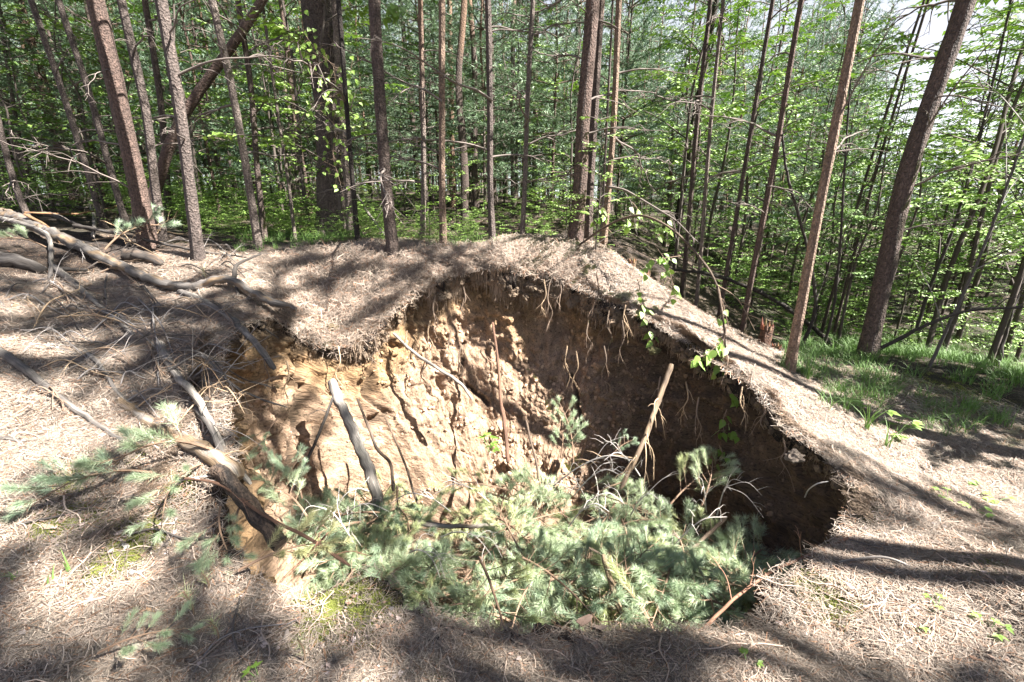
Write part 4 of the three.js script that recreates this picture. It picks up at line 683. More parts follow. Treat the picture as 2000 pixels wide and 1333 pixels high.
stick('leaning_stem', 'dark crooked sapling stem right behind the bright bent pine', 'dead tree', [[1560, 690, 0, 5.2], [1592, 610, 0, 5.2], [1585, 520, 0, 5.2], [1560, 420, 0, 5.2], [1538, 340, 0, 5.2], [1525, 240, 0, 5.2]], 10, 5, 'dark', { twigs: 9, twigL: 0.6 });
stick('leaning_stem', 'dark stem at the far right in the shade of the broadleaves', 'dead tree', [[1940, 740, 0, 5], [1965, 640, 0, 5], [1990, 560, 0, 5], [2030, 420, 0, 5]], 14, 10, 'dark', { twigs: 5, twigL: 0.5 });
stick('leaning_stem', 'dark sapling stem forked off beside the twin stems on the slope', 'dead tree', [[1605, 690, 0, 5], [1625, 620, 0, 5], [1640, 500, 0, 5], [1650, 330, 0, 5], [1662, 150, 0, 5]], 7, 4, 'dark', { twigs: 9, twigL: 0.5 });
stick('fallen_log', 'pale fallen pole leaning in the wood right of the massive old pine', 'fallen trunk', [[696, 380, 0, 6.6], [725, 425, 0, 6.3], [768, 480, 0, 6]], 7, 7, 'pale');
stick('fallen_log', 'thin orange pole lying level across the wood left of the massive old pine', 'fallen trunk', [[340, 430, 0, 8.2], [450, 426, 0, 8.2], [560, 420, 0, 8.2], [640, 416, 0, 8.2]], 5, 4, 'tan');
stick('bent_stem', 'bare arching stem springing from the crest pines over the rim', 'sapling', [[1128, 482, 0, 4.65], [1160, 458, 0, 4.5], [1205, 432, 0, 4.35], [1250, 421, 0, 4.2], [1300, 440, 0, 4.0], [1345, 478, 0, 3.85], [1395, 545, 0, 3.65], [1412, 620, 0, 3.5], [1418, 700, 0, 3.35], [1425, 775, 0, 3.2]], 6, 4.5, 'root', { twigs: 6, twigL: 0.3, twigUp: -0.2, droop: -0.1 });

// broken stumps on the slope
function stump(label, px, py, D, h, r, col) {
  const p = at(px, py, D); p.y = H(p.x, p.z) - 0.04; const g = thing('broken_stump', p, label, 'stump'), b = new GB(), R = rng(seedT++), k0 = R() * 20;
  b.tube([V(0, 0, 0), V(0, h * 0.5, 0), V(0.01, h, 0)], (t) => r * (1.25 - 0.3 * t), 14, 14, { color: (t, a) => { const n = 0.7 + 0.6 * ns(a * 2, t * 3, k0); return WC[col].map((v) => v * n); }, bump: (t, a) => 1 + 0.25 * ns(Math.cos(a) * 3 + k0, t, Math.sin(a) * 3) });
  b.build('trunk', M.bark, g);
  for (let k = 0; k < 9; k++) { const a = k * 0.7, s = new GB(), q = V(Math.cos(a) * r * 0.8, h * 0.85, Math.sin(a) * r * 0.8); s.col = WC.orange.map((v) => v * (0.6 + 0.6 * R())); s.tube([q, q.clone().add(V(Math.cos(a) * 0.01, h * (0.15 + 0.35 * R()), Math.sin(a) * 0.01))], (t) => r * 0.32 * (1 - 0.9 * t), 5, 4); s.build('splinter', M.wood, g); }
}
stump('jagged reddish stump on the slope left of the bright bent pine', 1492, 672, 4.3, 0.26, 0.055, 'red');
stump('low broken stump right behind the jagged reddish stump', 1516, 680, 4.15, 0.1, 0.04, 'red');
stump('small tan stump on the crest right of the leaning slim pine', 1236, 505, 4.75, 0.16, 0.035, 'tan');
stump('second small tan stump just right of the first one on the crest', 1264, 520, 4.65, 0.12, 0.035, 'tan');

// ---------------------------------------------------------------- cut pine boughs heaped in the pit
function boughGeo(seed, Ln, dens) {
  const R = rng(seed), w = new GB(), n = new GB(); w.col = [0.20, 0.13, 0.085];
  const P = [], bend = (R() - 0.5) * 0.35; for (let k = 0; k <= 6; k++) { const t = k / 6; P.push(V(Ln * t, 0.10 * Math.sin(t * 2.2) - 0.16 * t * t, bend * t * t * Ln)); }
  const c = new THREE.CatmullRomCurve3(P); w.tube(P, (t) => 0.008 * (1 - t) + 0.003, 6, 16);
  const shoot = (q, d, l) => {
    const e = q.clone().addScaledVector(d, l).add(V(0, 0.035 * l / 0.2, 0)), m = q.clone().lerp(e, 0.5).add(V(0, -0.012, 0)), S = new THREE.CatmullRomCurve3([q, m, e]);
    w.tube([q, m, e], (t) => 0.0035 - 0.0015 * t, 4, 6);
    const k = Math.round(l * 620 * dens);
    for (let j = 0; j < k; j++) { const t = 0.3 + 0.7 * Math.sqrt((j + R()) / k); n.needles(S.getPoint(Math.min(1, t)), S.getTangent(Math.min(1, t)), 1, 0.068, 0.0028, 0.8, R); }
    n.needles(e, d, 34, 0.07, 0.0027, 0.6, R, 0.01);
  };
  const k = Math.round(Ln * 15);
  for (let j = 0; j < k; j++) {
    const t = 0.18 + 0.8 * (j + R() * 0.6) / k, q = c.getPoint(t), tan = c.getTangent(t), s = j % 2 ? 1 : -1, d = tan.clone().multiplyScalar(0.75).add(V(0, 0.1 + 0.55 * (R() - 0.3), s * (0.5 + 0.5 * R()))).normalize(), l = (0.12 + 0.17 * R()) * (1.25 - 0.5 * t);
    shoot(q, d, l);
    if (R() < 0.75) shoot(q.clone().addScaledVector(d, l * 0.45), d.clone().add(V(0.3, 0.25 * R(), s * (R() - 0.3))).normalize(), l * 0.65);
  }
  shoot(P[6], c.getTangent(1), 0.14);
  return { wood: w.geo(), needles: n.geo() };
}
const BG = [boughGeo(61, 0.75, 1), boughGeo(62, 0.95, 0.9), boughGeo(63, 0.6, 1.1), boughGeo(64, 0.85, 1), boughGeo(65, 0.5, 1.2), boughGeo(66, 0.7, 1)];
const needleTones = [[0.41, 0.50, 0.32], [0.45, 0.53, 0.33], [0.37, 0.47, 0.32], [0.49, 0.54, 0.28]].map((c) => phy({ color: L(...c), roughness: 0.4, transmission: 0.3 }));
function bough(name, k, p, yaw, pitch, roll, s, label, group, mat) {
  const o = thing(name, p, label, 'pine bough', group); o.rotation.set(roll, yaw, pitch, 'YZX'); o.scale.setScalar(s);
  put('stem', BG[k].wood, M.twig, o); put('needles', BG[k].needles, mat ?? needleTones[k % 4], o); return o;
}
{
  const R = rng(3131), heap = [], zoneOf = (px) => px < 850 ? ['cut green pine bough in the left arm of the heap filling the pit', 'pine boughs, left of the heap'] : px < 1200 ? ['cut green pine bough in the sunlit middle of the heap filling the pit', 'pine boughs, middle of the heap'] : ['cut green pine bough in the right part of the heap filling the pit', 'pine boughs, right of the heap'];
  // outline of the heap in the photograph: column -> top row, bottom row
  const top = [[560, 1010], [650, 980], [760, 965], [860, 985], [930, 925], [1050, 915], [1200, 925], [1290, 960], [1400, 985], [1480, 1040], [1500, 1150]], bot = [[560, 1120], [650, 1130], [760, 1150], [860, 1210], [950, 1225], [1200, 1220], [1400, 1225], [1500, 1180]];
  const row = (l, x) => { let k = 0; while (k < l.length - 2 && l[k + 1][0] < x) k++; const t = (x - l[k][0]) / (l[k + 1][0] - l[k][0]); return lerp(l[k][1], l[k + 1][1], clamp(t, 0, 1)); };
  const DD = (y) => y < 1000 ? lerp(3.0, 2.7, (y - 920) / 80) : y < 1100 ? lerp(2.7, 2.15, (y - 1000) / 100) : lerp(2.15, 1.68, clamp((y - 1100) / 110, 0, 1));
  for (let k = 0; k < 175; k++) {
    const layer = k % 3, px = 590 + 900 * R(), t0 = row(top, px), b0 = row(bot, px), py = lerp(t0 + 22, b0 - 8, Math.pow(R(), 0.85));
    const p = at(px, py, DD(py)); p.y -= layer * 0.13 - 0.05 + 0.05 * R() + 0.16 * sstep(1330, 1450, px); if (!inPit(p.x, p.z, -0.02)) continue;
    const g = BG[0], kk = Math.floor(R() * 6), yaw = R() * 6.283, toRim = 0, pitch = 0.35 * (R() - 0.35), sc = 0.6 + 0.3 * R();
    const off = V(0.35 * sc, 0, 0).applyAxisAngle(V(0, 1, 0), yaw); p.sub(off);
    const e = p.clone().addScaledVector(off, 2.6); if (!inPit(e.x, e.z, -0.08) && e.y < H(e.x, e.z) + 0.05) { p.y += 0.12; }
    const [label, group] = zoneOf(px), o = bough('pine_bough', kk, p, yaw, pitch, (R() - 0.5) * 0.9, sc, label, group); o.userData.mid = p.clone().add(off); heap.push(o);
  }
  labelByLandmark(heap, 'pine bough of the heap', LANDS.concat([[1050, 960, 'arching white twigs'], [1380, 1040, 'sunlit right tips'], [780, 1090, 'shaded gap'], [1050, 1120, 'dark hollow'], [930, 1190, 'front rim middle'], [1320, 1200, 'right front rim']]));
  // single boughs that stand apart
  const one = (k, x, y, D, yaw, pitch, s, label, mat) => bough('pine_bough', k, D ? at(x, y, D) : hit(x, y, 0.05), yaw, pitch, 0.2, s, label, null, mat);
  one(4, 420, 905, 0, 3.3, 0.1, 0.85, 'green pine bough spread on the moss of the left foreground');
  one(2, 300, 935, 0, 3.5, 0.05, 0.7, 'second green bough behind the one on the moss, left foreground');
  one(4, 395, 925, 0, 4.6, -0.15, 0.6, 'drooping green bough tip at the left rim');
  one(0, 470, 985, 1.75, 4.9, -0.6, 0.55, 'green bough hanging from the left rim beside the dark trunk end');
  one(4, 430, 990, 1.72, 5.2, -0.5, 0.55, 'bright green bough hanging left of the dark trunk end');
  one(2, 470, 1130, 0, 0.4, 0.05, 0.6, 'yellowing green bough on the litter at the left front rim', M.needleDry);
  one(5, 600, 1010, 2.0, 2.5, 0.2, 0.6, 'dark green bough standing against the lit left wall');
  one(2, 590, 975, 2.35, 2.2, 0.5, 0.55, 'green bough rising behind the left arm of the heap');
  one(4, 540, 820, 2.45, 4.3, -0.9, 0.5, 'limp green bough hanging in front of the lit left wall');
  one(0, 1120, 905, 3.15, 1.9, 1.1, 0.62, 'dark green bough standing upright against the shaded back wall');
  one(4, 1095, 895, 3.1, 1.2, 0.9, 0.6, 'small dark bough left of the upright one on the back wall');
  one(2, 1190, 895, 3.1, 0.4, 0.5, 0.4, 'tiny bright bough tip right of the upright one on the back wall');
  one(3, 1310, 985, 2.75, 0.6, 0.35, 0.7, 'shaded green bough under the right wall of the pit');
  one(5, 1370, 990, 2.6, 0.9, 0.4, 0.7, 'second shaded bough under the right wall of the pit');
  one(4, 200, 1300, 0, 0.3, 0.05, 0.45, 'green sprig on the shaded litter at the lower left');
  one(4, 95, 500, 0, 3.6, 0.3, 0.7, 'green pine sprig among the deadfall heap');
  one(2, 210, 505, 0, 0.8, 0.5, 0.9, 'bushy green pine bough under the poles left of the stout red pine');
}
// little pine seedlings, grass and leafy plants
function seedling(p, s, label) { const o = thing('pine_seedling', p, label, 'pine seedling'); const w = new GB(), n = new GB(), R = rng(seedT++); w.col = [0.2, 0.14, 0.09]; w.tube([V(0, -0.01, 0), V(0.01, 0.07 * s, 0), V(0, 0.13 * s, 0.01)], 0.003, 5, 5); for (let k = 0; k < 46; k++) n.needles(V(0, 0.04 * s + 0.09 * s * R(), 0), V((R() - 0.5) * 0.6, 1, (R() - 0.5) * 0.6).normalize(), 1, 0.06 * s, 0.002, 0.8, R); w.build('stem', M.twig, o); n.build('needles', needleTones[3], o); }
seedling(hit(375, 1200), 1.1, 'pine seedling in the litter at the left front rim'); seedling(hit(405, 1150), 0.8, 'small pine seedling just behind the one at the left front rim');
seedling(hit(592, 1290), 1.0, 'pine seedling with yellow needles near the lower edge'); seedling(hit(425, 1255), 0.9, 'pine seedling beside the bare dark twig at the lower edge'); seedling(hit(402, 550), 1.0, 'pine seedling by the foot of the grey flaky pine');
const bladeGeo = [1, 2, 3].map((s) => { const R = rng(700 + s), g = new GB(); for (let k = 0; k < 26; k++) { const a = R() * 6.3, l = 0.16 + 0.2 * R(), w = 0.0035, x = (R() - 0.5) * 0.14, z = (R() - 0.5) * 0.14, lean = 0.2 + 0.8 * R(), i = g.p.length / 3, cx = Math.cos(a), sz = Math.sin(a); for (let j = 0; j < 4; j++) { const t = j / 3, o = lean * l * t * t, y = l * (t - 0.35 * lean * t * t), ww = w * (1 - t * t * 0.95); g.v(x + cx * o - sz * ww, y, z + sz * o + cx * ww); g.v(x + cx * o + sz * ww, y, z + sz * o - cx * ww); if (j < 3) g.i.push(i + 2 * j, i + 2 * j + 1, i + 2 * j + 2, i + 2 * j + 2, i + 2 * j + 1, i + 2 * j + 3); } } return g.geo(); });
function scatter(name, geo, mat, n, label, cat, seed, place, colour) {
  const m = tag(new THREE.InstancedMesh(geo, mat, n), label, cat, null, 'stuff'), R = rng(seed), q = new THREE.Object3D(), c = new THREE.Color(); m.name = numbered(name);
  let k = 0, guard = 0;
  while (k < n && guard++ < n * 40) { q.position.set(0, 0, 0); q.rotation.set(0, 0, 0); q.scale.setScalar(1); if (!place(R, q)) continue; q.updateMatrix(); m.setMatrixAt(k, q.matrix); if (colour) { colour(R, c, q); m.setColorAt(k, c); } k++; }
  m.count = k; m.castShadow = m.receiveShadow = true; scene.add(m); return m;
}
const nrmAt = (x, z) => { const e = 0.03, h = H0(x, z); return V((h - H0(x + e, z)) / e, 1, (h - H0(x, z + e)) / e).normalize(); };
function settle(q, x, z, R, lift = 0) { q.position.set(x, H(x, z) + lift, z); q.quaternion.setFromUnitVectors(V(0, 1, 0), nrmAt(x, z)).multiply(new THREE.Quaternion().setFromAxisAngle(V(0, 1, 0), R() * 6.283)); }
const openGround = (x, z) => !inPit(x, z, 0.03);
scatter('grass', bladeGeo[0], M.grass, 700, 'fresh green grass on the bank below the right rim', 'grass', 11, (R, q) => { const D = 3.0 + 5.0 * R(), u = 0.66 + 0.6 * R(), x = u * D; if (fbm(x * 1.2, D * 1.2, 5, 2) < -0.3 + 0.5 * R() || D > 5.6 && R() < 0.4) return false; if (u < 0.78 && D < 3.5) return false; q.position.set(x, H(x, -D) - 0.01, -D); q.rotation.y = R() * 6.3; q.scale.setScalar(0.25 + 0.55 * R()); return true; });
scatter('grass', bladeGeo[1], M.grass, 420, 'thin grass along the left rim in front of the wood', 'grass', 12, (R, q) => { const D = 4.65 + 3 * R(), u = -0.62 + 0.6 * R(), x = u * D; if (!openGround(x, -D) || fbm(x * 1.5, D * 1.5, 2, 2) < -0.25 + 0.45 * R()) return false; q.position.set(x, H(x, -D) - 0.01, -D); q.rotation.y = R() * 6.3; q.scale.setScalar(0.22 + 0.4 * R()); return true; });
function tuft(label, px, py, s, n, mat = M.grass) { const o = thing('grass_tuft', hit(px, py), label, 'grass tuft'), R = rng(seedT++); for (let k = 0; k < n; k++) { const g = new GB(), a = R() * 6.3, l = s * (0.7 + 0.6 * R()), w = 0.0035, x = (R() - 0.5) * 0.03, z = (R() - 0.5) * 0.03, lean = 0.2 + 0.6 * R(), cx = Math.cos(a), sz = Math.sin(a); for (let j = 0; j < 6; j++) { const t = j / 5, o2 = lean * l * t * t, y = l * (t - 0.3 * lean * t * t), ww = w * (1 - t * t * 0.95); g.v(x + cx * o2 - sz * ww, y, z + sz * o2 + cx * ww); g.v(x + cx * o2 + sz * ww, y, z + sz * o2 - cx * ww); if (j < 5) g.i.push(2 * j, 2 * j + 1, 2 * j + 2, 2 * j + 2, 2 * j + 1, 2 * j + 3); } g.build('blade', mat, o); } }
tuft('two broad grass blades standing in the left foreground litter', 108, 1155, 0.11, 3); tuft('upright grass blade in the left foreground, right of the broad ones', 145, 1125, 0.11, 2); tuft('short grass tuft at the left edge of the foreground', 40, 1150, 0.07, 6);
tuft('long grass tuft on the bright strip of the right rim', 1690, 850, 0.24, 12); tuft('grass tuft at the foot of the bright bent pine', 1575, 745, 0.3, 12); tuft('grass tuft left of the foot of the bright bent pine', 1525, 720, 0.22, 9); tuft('loose grass tuft farther down the right rim', 1730, 880, 0.2, 10);
function plant(label, px, py, s, n, mat, name = 'leafy_plant') {
  const o = thing(name, hit(px, py), label, 'plant'), R = rng(seedT++), w = new GB(); w.col = [0.12, 0.2, 0.06]; const st = [];
  for (let k = 0; k < n; k++) { const a = R() * 6.3, e = V(Math.cos(a) * s * (0.3 + 0.6 * R()), s * (0.3 + 0.7 * R()), Math.sin(a) * s * (0.3 + 0.6 * R())); w.tube([V(0, 0, 0), e.clone().multiplyScalar(0.5).add(V(0, s * 0.1, 0)), e], 0.0018, 4, 4); st.push([e, a]); }
  w.build('stem', M.twig, o);
  for (const [e, a] of st) for (let j = 0; j < 3; j++) { const g = new GB(), b = a + (j - 1) * 1.0, d = V(Math.cos(b), 0.15, Math.sin(b)).normalize(); g.leaf(e, d, V((R() - 0.5) * 0.5, 1, (R() - 0.5) * 0.5).normalize(), s * 0.42 * (0.8 + 0.5 * R()), s * 0.26, 0.12, true); g.build('leaf', mat, o); }
}
plant('three leaved green plant on the bright strip of the right rim', 1692, 822, 0.16, 7, M.leafYoung); plant('yellow green leafy plant right of the three leaved one', 1748, 855, 0.15, 9, M.leafYoung); plant('low green plant in the sunny litter near the right edge', 1945, 985, 0.09, 5, M.leafYoung); plant('small green plant left of the low one near the right edge', 1900, 1005, 0.08, 4, M.leaf); plant('green seedling leaves in the sunny litter right of the pit', 1850, 980, 0.07, 4, M.leafYoung); plant('small green leaves in the streaked shade, lower right', 1930, 1235, 0.06, 4, M.leaf); plant('tiny green plant between the shade streaks, lower right', 1830, 1190, 0.05, 3, M.leaf); plant('green sprout with two leaf tiers by the right edge, upper slope', 1880, 940, 0.08, 4, M.leaf); plant('round leaved green plant at the lower edge of the photo', 505, 1325, 0.05, 3, M.leafYoung); plant('tiny green sprout near the lower edge right of the middle', 1460, 1310, 0.05, 3, M.leafYoung); plant('little green plant in the moss under the rim seedlings', 1800, 1230, 0.05, 3, M.leaf); plant('green sprouts at the foot of the back wall', 955, 888, 0.1, 6, M.leaf);
// birch twigs with fresh leaves drooping over the right rim
function leafTwig(label, pts, n, s, mat = M.leafYoung, spread = 0.05) {
  const P = pts.map((a) => at(...a)), org = P[0].clone(), o = thing('leafy_twig', org, label, 'leafy twig'), R = rng(seedT++), c = new THREE.CatmullRomCurve3(P.map((p) => p.clone().sub(org))), w = new GB(); w.col = [0.2, 0.14, 0.1];
  w.tube(c.getPoints(16), (t) => 0.0035 - 0.002 * t, 5);
  for (let k = 0; k < n; k++) { const t = 0.15 + 0.85 * (k + 0.5) / n, q = c.getPoint(t), a = k * 2.4 + R(), d = V(Math.cos(a) * 0.8, -0.55 - 0.4 * R(), Math.sin(a) * 0.8 + 0.2).normalize(), g = new GB(), e = q.clone().add(V((R() - 0.5) * 2, (R() - 0.6) * 1.2, (R() - 0.5) * 2).multiplyScalar(spread)); w.tube([q, e], 0.0011, 3); g.leaf(e, d, V(0.3 + (R() - 0.5), 0.6, 0.8 + (R() - 0.5)).normalize(), s * (0.75 + 0.5 * R()), s * 0.78, 0.1, true); g.build('leaf', mat, o); }
  w.build('stem', M.twig, o);
}
leafTwig('string of fresh birch leaves hanging in the gap of the right rim', [[1245, 545, 4.1], [1256, 590, 3.95], [1264, 625, 3.85], [1272, 665, 3.8]], 15, 0.07);
leafTwig('upper cluster of fresh birch leaves on the bright crest of the rim', [[1330, 500, 4.1], [1295, 505, 4.05], [1265, 512, 4.0], [1252, 545, 3.95]], 16, 0.07);
leafTwig('sunlit birch leaves above the crest, right end of the upper cluster', [[1280, 480, 4.0], [1300, 510, 3.95], [1312, 545, 3.92], [1318, 580, 3.9]], 12, 0.07);
leafTwig('bright bunch of birch leaves over the lip above the tan leaning pole', [[1418, 655, 3.4], [1395, 680, 3.35], [1375, 695, 3.32], [1345, 705, 3.32]], 16, 0.075);
leafTwig('second bright bunch of leaves just right of the one above the tan pole', [[1418, 640, 3.4], [1412, 680, 3.35], [1405, 715, 3.3], [1408, 735, 3.3]], 9, 0.075);
leafTwig('pair of birch leaves high on the bent stem', [[1408, 590, 3.6], [1412, 610, 3.55], [1400, 625, 3.52], [1420, 628, 3.5]], 4, 0.065);
leafTwig('small leafy twig in front of the dark right wall', [[1424, 765, 3.2], [1440, 775, 3.15], [1450, 782, 3.12]], 6, 0.065);
leafTwig('shaded leafy twig low on the dark right wall', [[1420, 800, 3.15], [1412, 825, 3.1], [1420, 850, 3.08], [1440, 840, 3.05]], 10, 0.07, M.leaf);
leafTwig('deeply shaded leaves at the foot of the dark right wall', [[1405, 870, 3.0], [1412, 890, 2.95], [1395, 905, 2.92]], 6, 0.06, M.leaf);
leafTwig('yellow green leaves on the arching bare stem right of the crest pines', [[1235, 395, 4.3], [1245, 410, 4.28], [1236, 430, 4.25], [1230, 440, 4.2]], 8, 0.07);
leafTwig('small leaves where the arching bare stem bends down', [[1290, 430, 4.05], [1300, 445, 4.02], [1288, 458, 4.0]], 6, 0.06);
leafTwig('light green leaves by the flank of the leaning slim pine', [[1155, 385, 4.7], [1165, 400, 4.65], [1185, 415, 4.6], [1150, 440, 4.6]], 10, 0.07, M.leaf);
leafTwig('yellow green leafy spray in front of the top of the massive old pine', [[560, 20, 5.6], [590, 60, 5.5], [620, 100, 5.45], [650, 130, 5.4], [655, 180, 5.4]], 60, 0.062, M.leafYoung, 0.22);
leafTwig('yellow green leafy spray half way up the massive old pine', [[690, 110, 5.4], [675, 170, 5.4], [640, 200, 5.4], [680, 240, 5.4]], 52, 0.06, M.leafYoung, 0.22);
leafTwig('yellow green leaves low in front of the massive old pine', [[625, 215, 5.5], [655, 250, 5.4], [650, 300, 5.4], [665, 360, 5.4]], 44, 0.056, M.leafYoung, 0.22);
leafTwig('bright leaves beside the dark brown pine near the top of the photo', [[740, 0, 4.6], [765, 20, 4.6], [780, 10, 4.6], [760, 40, 4.6]], 16, 0.08, M.leaf);
// undergrowth, moss, needle litter
scatter('undergrowth', LT[4].leaves, M.leaf, 520, 'low green undergrowth on the floor of the wood', 'undergrowth', 21, (R, q) => { const D = 5.6 + 12 * R(), u = -1.25 + 2.5 * R(), x = u * D; if (D < 6.5 && u > -0.1 && u < 0.6) return false; if (fbm(x * 0.5, D * 0.5, 8, 2) < 0.02 + (Math.abs(u) < 0.3 ? 0.1 : -0.05)) return false; q.position.set(x, H(x, -D) - 0.02, -D); q.rotation.y = R() * 6.3; q.scale.setScalar(0.35 + 0.6 * R()); return true; });
scatter('undergrowth', LT[4].leaves, M.leaf, 240, 'low leafy plants between the pines behind the left part of the rim', 'undergrowth', 23, (R, q) => { const D = 4.75 + 4.5 * R(), u = -0.75 + 1.0 * R(), x = u * D; if (!openGround(x, -D) || u > -0.08 && D < 5.5 || fbm(x * 1.2, D * 1.2, 12, 2) < -0.1 + 0.3 * R()) return false; q.position.set(x, H(x, -D) - 0.02, -D); q.rotation.y = R() * 6.3; q.scale.setScalar(0.16 + 0.3 * R()); return true; });
const flatGeo = (() => { const R = rng(9), g = new GB(); for (let k = 0; k < 7; k++) { const a = k / 7 * 6.283, r = 0.012 * (0.6 + 0.6 * R()), b = (k + 1) / 7 * 6.283; g.tri(V(0, 0.004, 0), V(Math.cos(b) * r, 0.001 + 0.004 * R(), Math.sin(b) * r * 0.6), V(Math.cos(a) * r, 0.001 + 0.004 * R(), Math.sin(a) * r * 0.6)); } return g.geo(); })();
scatter('bark_litter', flatGeo, M.litter, 2600, 'small flakes of bark and dead leaves among the needles', 'bark litter', 97, (R, q) => { const d = 0.8 + 4 * Math.pow(R(), 0.8), a = (R() - 0.5) * 2.2, x = Math.sin(a) * d, z = -Math.cos(a) * d; if (!openGround(x, z) || fbm(x * 1.4, z * 1.4, 3, 2) < -0.15 + 0.2 * R()) return false; settle(q, x, z, R, 0.008 + 0.008 * R()); q.rotateX((R() - 0.5) * 0.8); q.scale.setScalar(0.5 + 1.2 * R() * R()); return true; }, (R, c) => { const v = 0.12 + 0.4 * R(), t = R(); c.setRGB(v * 1.05, v * (0.62 + 0.3 * t), v * (0.4 + 0.48 * t)); });
const mossGeo = (() => { const R = rng(5), g = new GB(); for (let k = 0; k < 60; k++) g.needles(V((R() - 0.5) * 0.06, -0.004, (R() - 0.5) * 0.06), V(0, 1, 0), 1, 0.014, 0.003, 0.8, R); return g.geo(); })();
scatter('moss', mossGeo, M.moss, 6500, 'yellow green moss cushions on the ground round the pit', 'moss', 22, (R, q) => { const m = MOSS[Math.floor(R() * MOSS.length)], a = R() * 6.3, r = m.r * 1.3 * Math.sqrt(R()), x = m.p.x + Math.cos(a) * r, z = m.p.z + Math.sin(a) * r; if (mossAt(x, z) < 0.2 + 0.6 * R() || !openGround(x, z)) return false; settle(q, x, z, R); q.scale.setScalar(0.5 + 0.5 * R()); return true; });
const litterGeo = [1, 2, 3].map((s) => { const R = rng(50 + s), g = new GB(); for (let k = 0; k < 70; k++) { const a = R() * 6.3, r = 0.13 * Math.sqrt(R()), x = Math.cos(a) * r, z = Math.sin(a) * r, b = R() * 6.3, l = 0.035 + 0.05 * R(), y = 0.002 + 0.012 * R(), dy = (R() - 0.42) * 0.026, bd = (R() - 0.5) * 0.012, w = 0.0007 + 0.0007 * R(), cx = Math.cos(b), sz = Math.sin(b), i = g.p.length / 3; const q = 0.55 + 0.6 * R(); g.col = R() < 0.08 ? [q, q * 0.65, q * 0.45] : [q, q * 0.93, q * 0.86]; for (let j = 0; j < 3; j++) { const t = j / 2, o = (t - 0.5) * l, m = bd * (1 - (2 * t - 1) ** 2); g.v(x + cx * o - sz * (m + w), y + dy * t, z + sz * o + cx * (m + w)); g.v(x + cx * o - sz * (m - w), y + dy * t, z + sz * o + cx * (m - w)); if (j < 2) g.i.push(i + 2 * j, i + 2 * j + 1, i + 2 * j + 2, i + 2 * j + 2, i + 2 * j + 1, i + 2 * j + 3); } } return g.geo(); });
M.needleLitter = std({ vertexColors: true, color: L(0.375, 0.338, 0.30), roughness: 0.75 });
litterGeo.forEach((g, k) => scatter('needle_litter', g, M.needleLitter, 7000, 'loose brown pine needles covering the forest floor', 'pine needles', 60 + k, (R, q) => {
  const d = 0.8 + 4.6 * Math.pow(R(), 0.8), a = (R() - 0.5) * 2.2, x = Math.sin(a) * d, z = -Math.cos(a) * d; if (!openGround(x, z) || mossAt(x, z) > 0.25 && R() < 0.85) return false; settle(q, x, z, R); q.scale.setScalar((0.5 + 0.45 * R()) * (0.75 + 0.17 * d)); return true;
}, (R, c) => { const v = 0.3 + 1.0 * R(), t = R(); c.setRGB(v, v * (0.93 + 0.07 * t), v * (0.88 + 0.12 * t)); }));
const twigGeo = [1, 2].map((s) => { const R = rng(80 + s), g = new GB(); g.col = [0.5, 0.42, 0.36]; const P = [V(-0.09, 0.006, 0), V(-0.02, 0.01, 0.012 * s), V(0.04, 0.008, -0.006), V(0.1, 0.006, 0.01)]; g.tube(P, (t) => 0.003 - 0.0014 * t, 5, 8); g.tube([P[1], V(0.02, 0.015, 0.05)], 0.0013, 3); return g.geo(); });
twigGeo.forEach((g, k) => scatter('twig_litter', g, M.twig, 420, 'small broken twigs scattered over the needle litter', 'twigs', 90 + k, (R, q) => { const d = 0.9 + 4.4 * R(), a = (R() - 0.5) * 2.2, x = Math.sin(a) * d, z = -Math.cos(a) * d; if (!openGround(x, z)) return false; settle(q, x, z, R, 0.004); q.scale.setScalar(0.4 + 1.0 * R()); return true; }, (R, c) => { const v = 0.4 + 0.9 * R(); c.setRGB(v, v * 0.93, v * 0.86); }));
// thatch of dry roots and needles hanging from the turf lip
const fringeGeo = [1, 2, 3].map((s) => { const R = rng(120 + s), g = new GB(); for (let k = 0; k < 42; k++) { const x = (R() - 0.5) * 0.16, l = 0.05 + 0.13 * R() * R() + 0.02, w = 0.0008 + 0.0006 * R(), i = g.p.length / 3, lx = (R() - 0.5) * 0.08, z0 = -0.02 + 0.05 * R(), q = 0.5 + 0.7 * R(); g.col = [q, q * 0.88, q * 0.76]; for (let j = 0; j < 4; j++) { const t = j / 3, y = 0.02 - l * t * (0.4 + 0.6 * t), z = z0 + 0.05 * Math.sin(t * 2) + 0.02 * (R() - 0.5), xx = x + lx * t + 0.01 * (R() - 0.5); g.v(xx - w, y, z); g.v(xx + w, y, z); if (j < 3) g.i.push(i + 2 * j, i + 2 * j + 1, i + 2 * j + 2, i + 2 * j + 2, i + 2 * j + 1, i + 2 * j + 3); } } return g.geo(); });
fringeGeo.forEach((g, k) => scatter('root_fringe', g, M.needleLitter, 560, 'ragged fringe of fine roots and dry needles along the turf lip', 'root fringe', 130 + k, (R, q) => {
  const a = (-25 + 240 * R()) * Math.PI / 180, r = RR(a) - 0.005 + 0.03 * R(), x = C.x + Math.cos(a) * r, z = C.z - Math.sin(a) * r, drop = Math.pow(R(), 1.6) * (0.06 + 0.12 * bell(a, 85, 50) + 0.05 * bell(a, 140, 20)); q.position.set(x, H(x, z) - drop + 0.01, z); q.rotation.y = a - Math.PI / 2 + Math.PI + (R() - 0.5) * 0.7; q.scale.set(0.8 + 0.5 * R(), (0.5 + 1.0 * R()) * (1 + 0.7 * bell(a, 80, 35) * R()), 1); return true;
}, (R, c) => { const v = 0.45 + 0.85 * R(); c.setRGB(v, v * 0.93, v * 0.86); }));
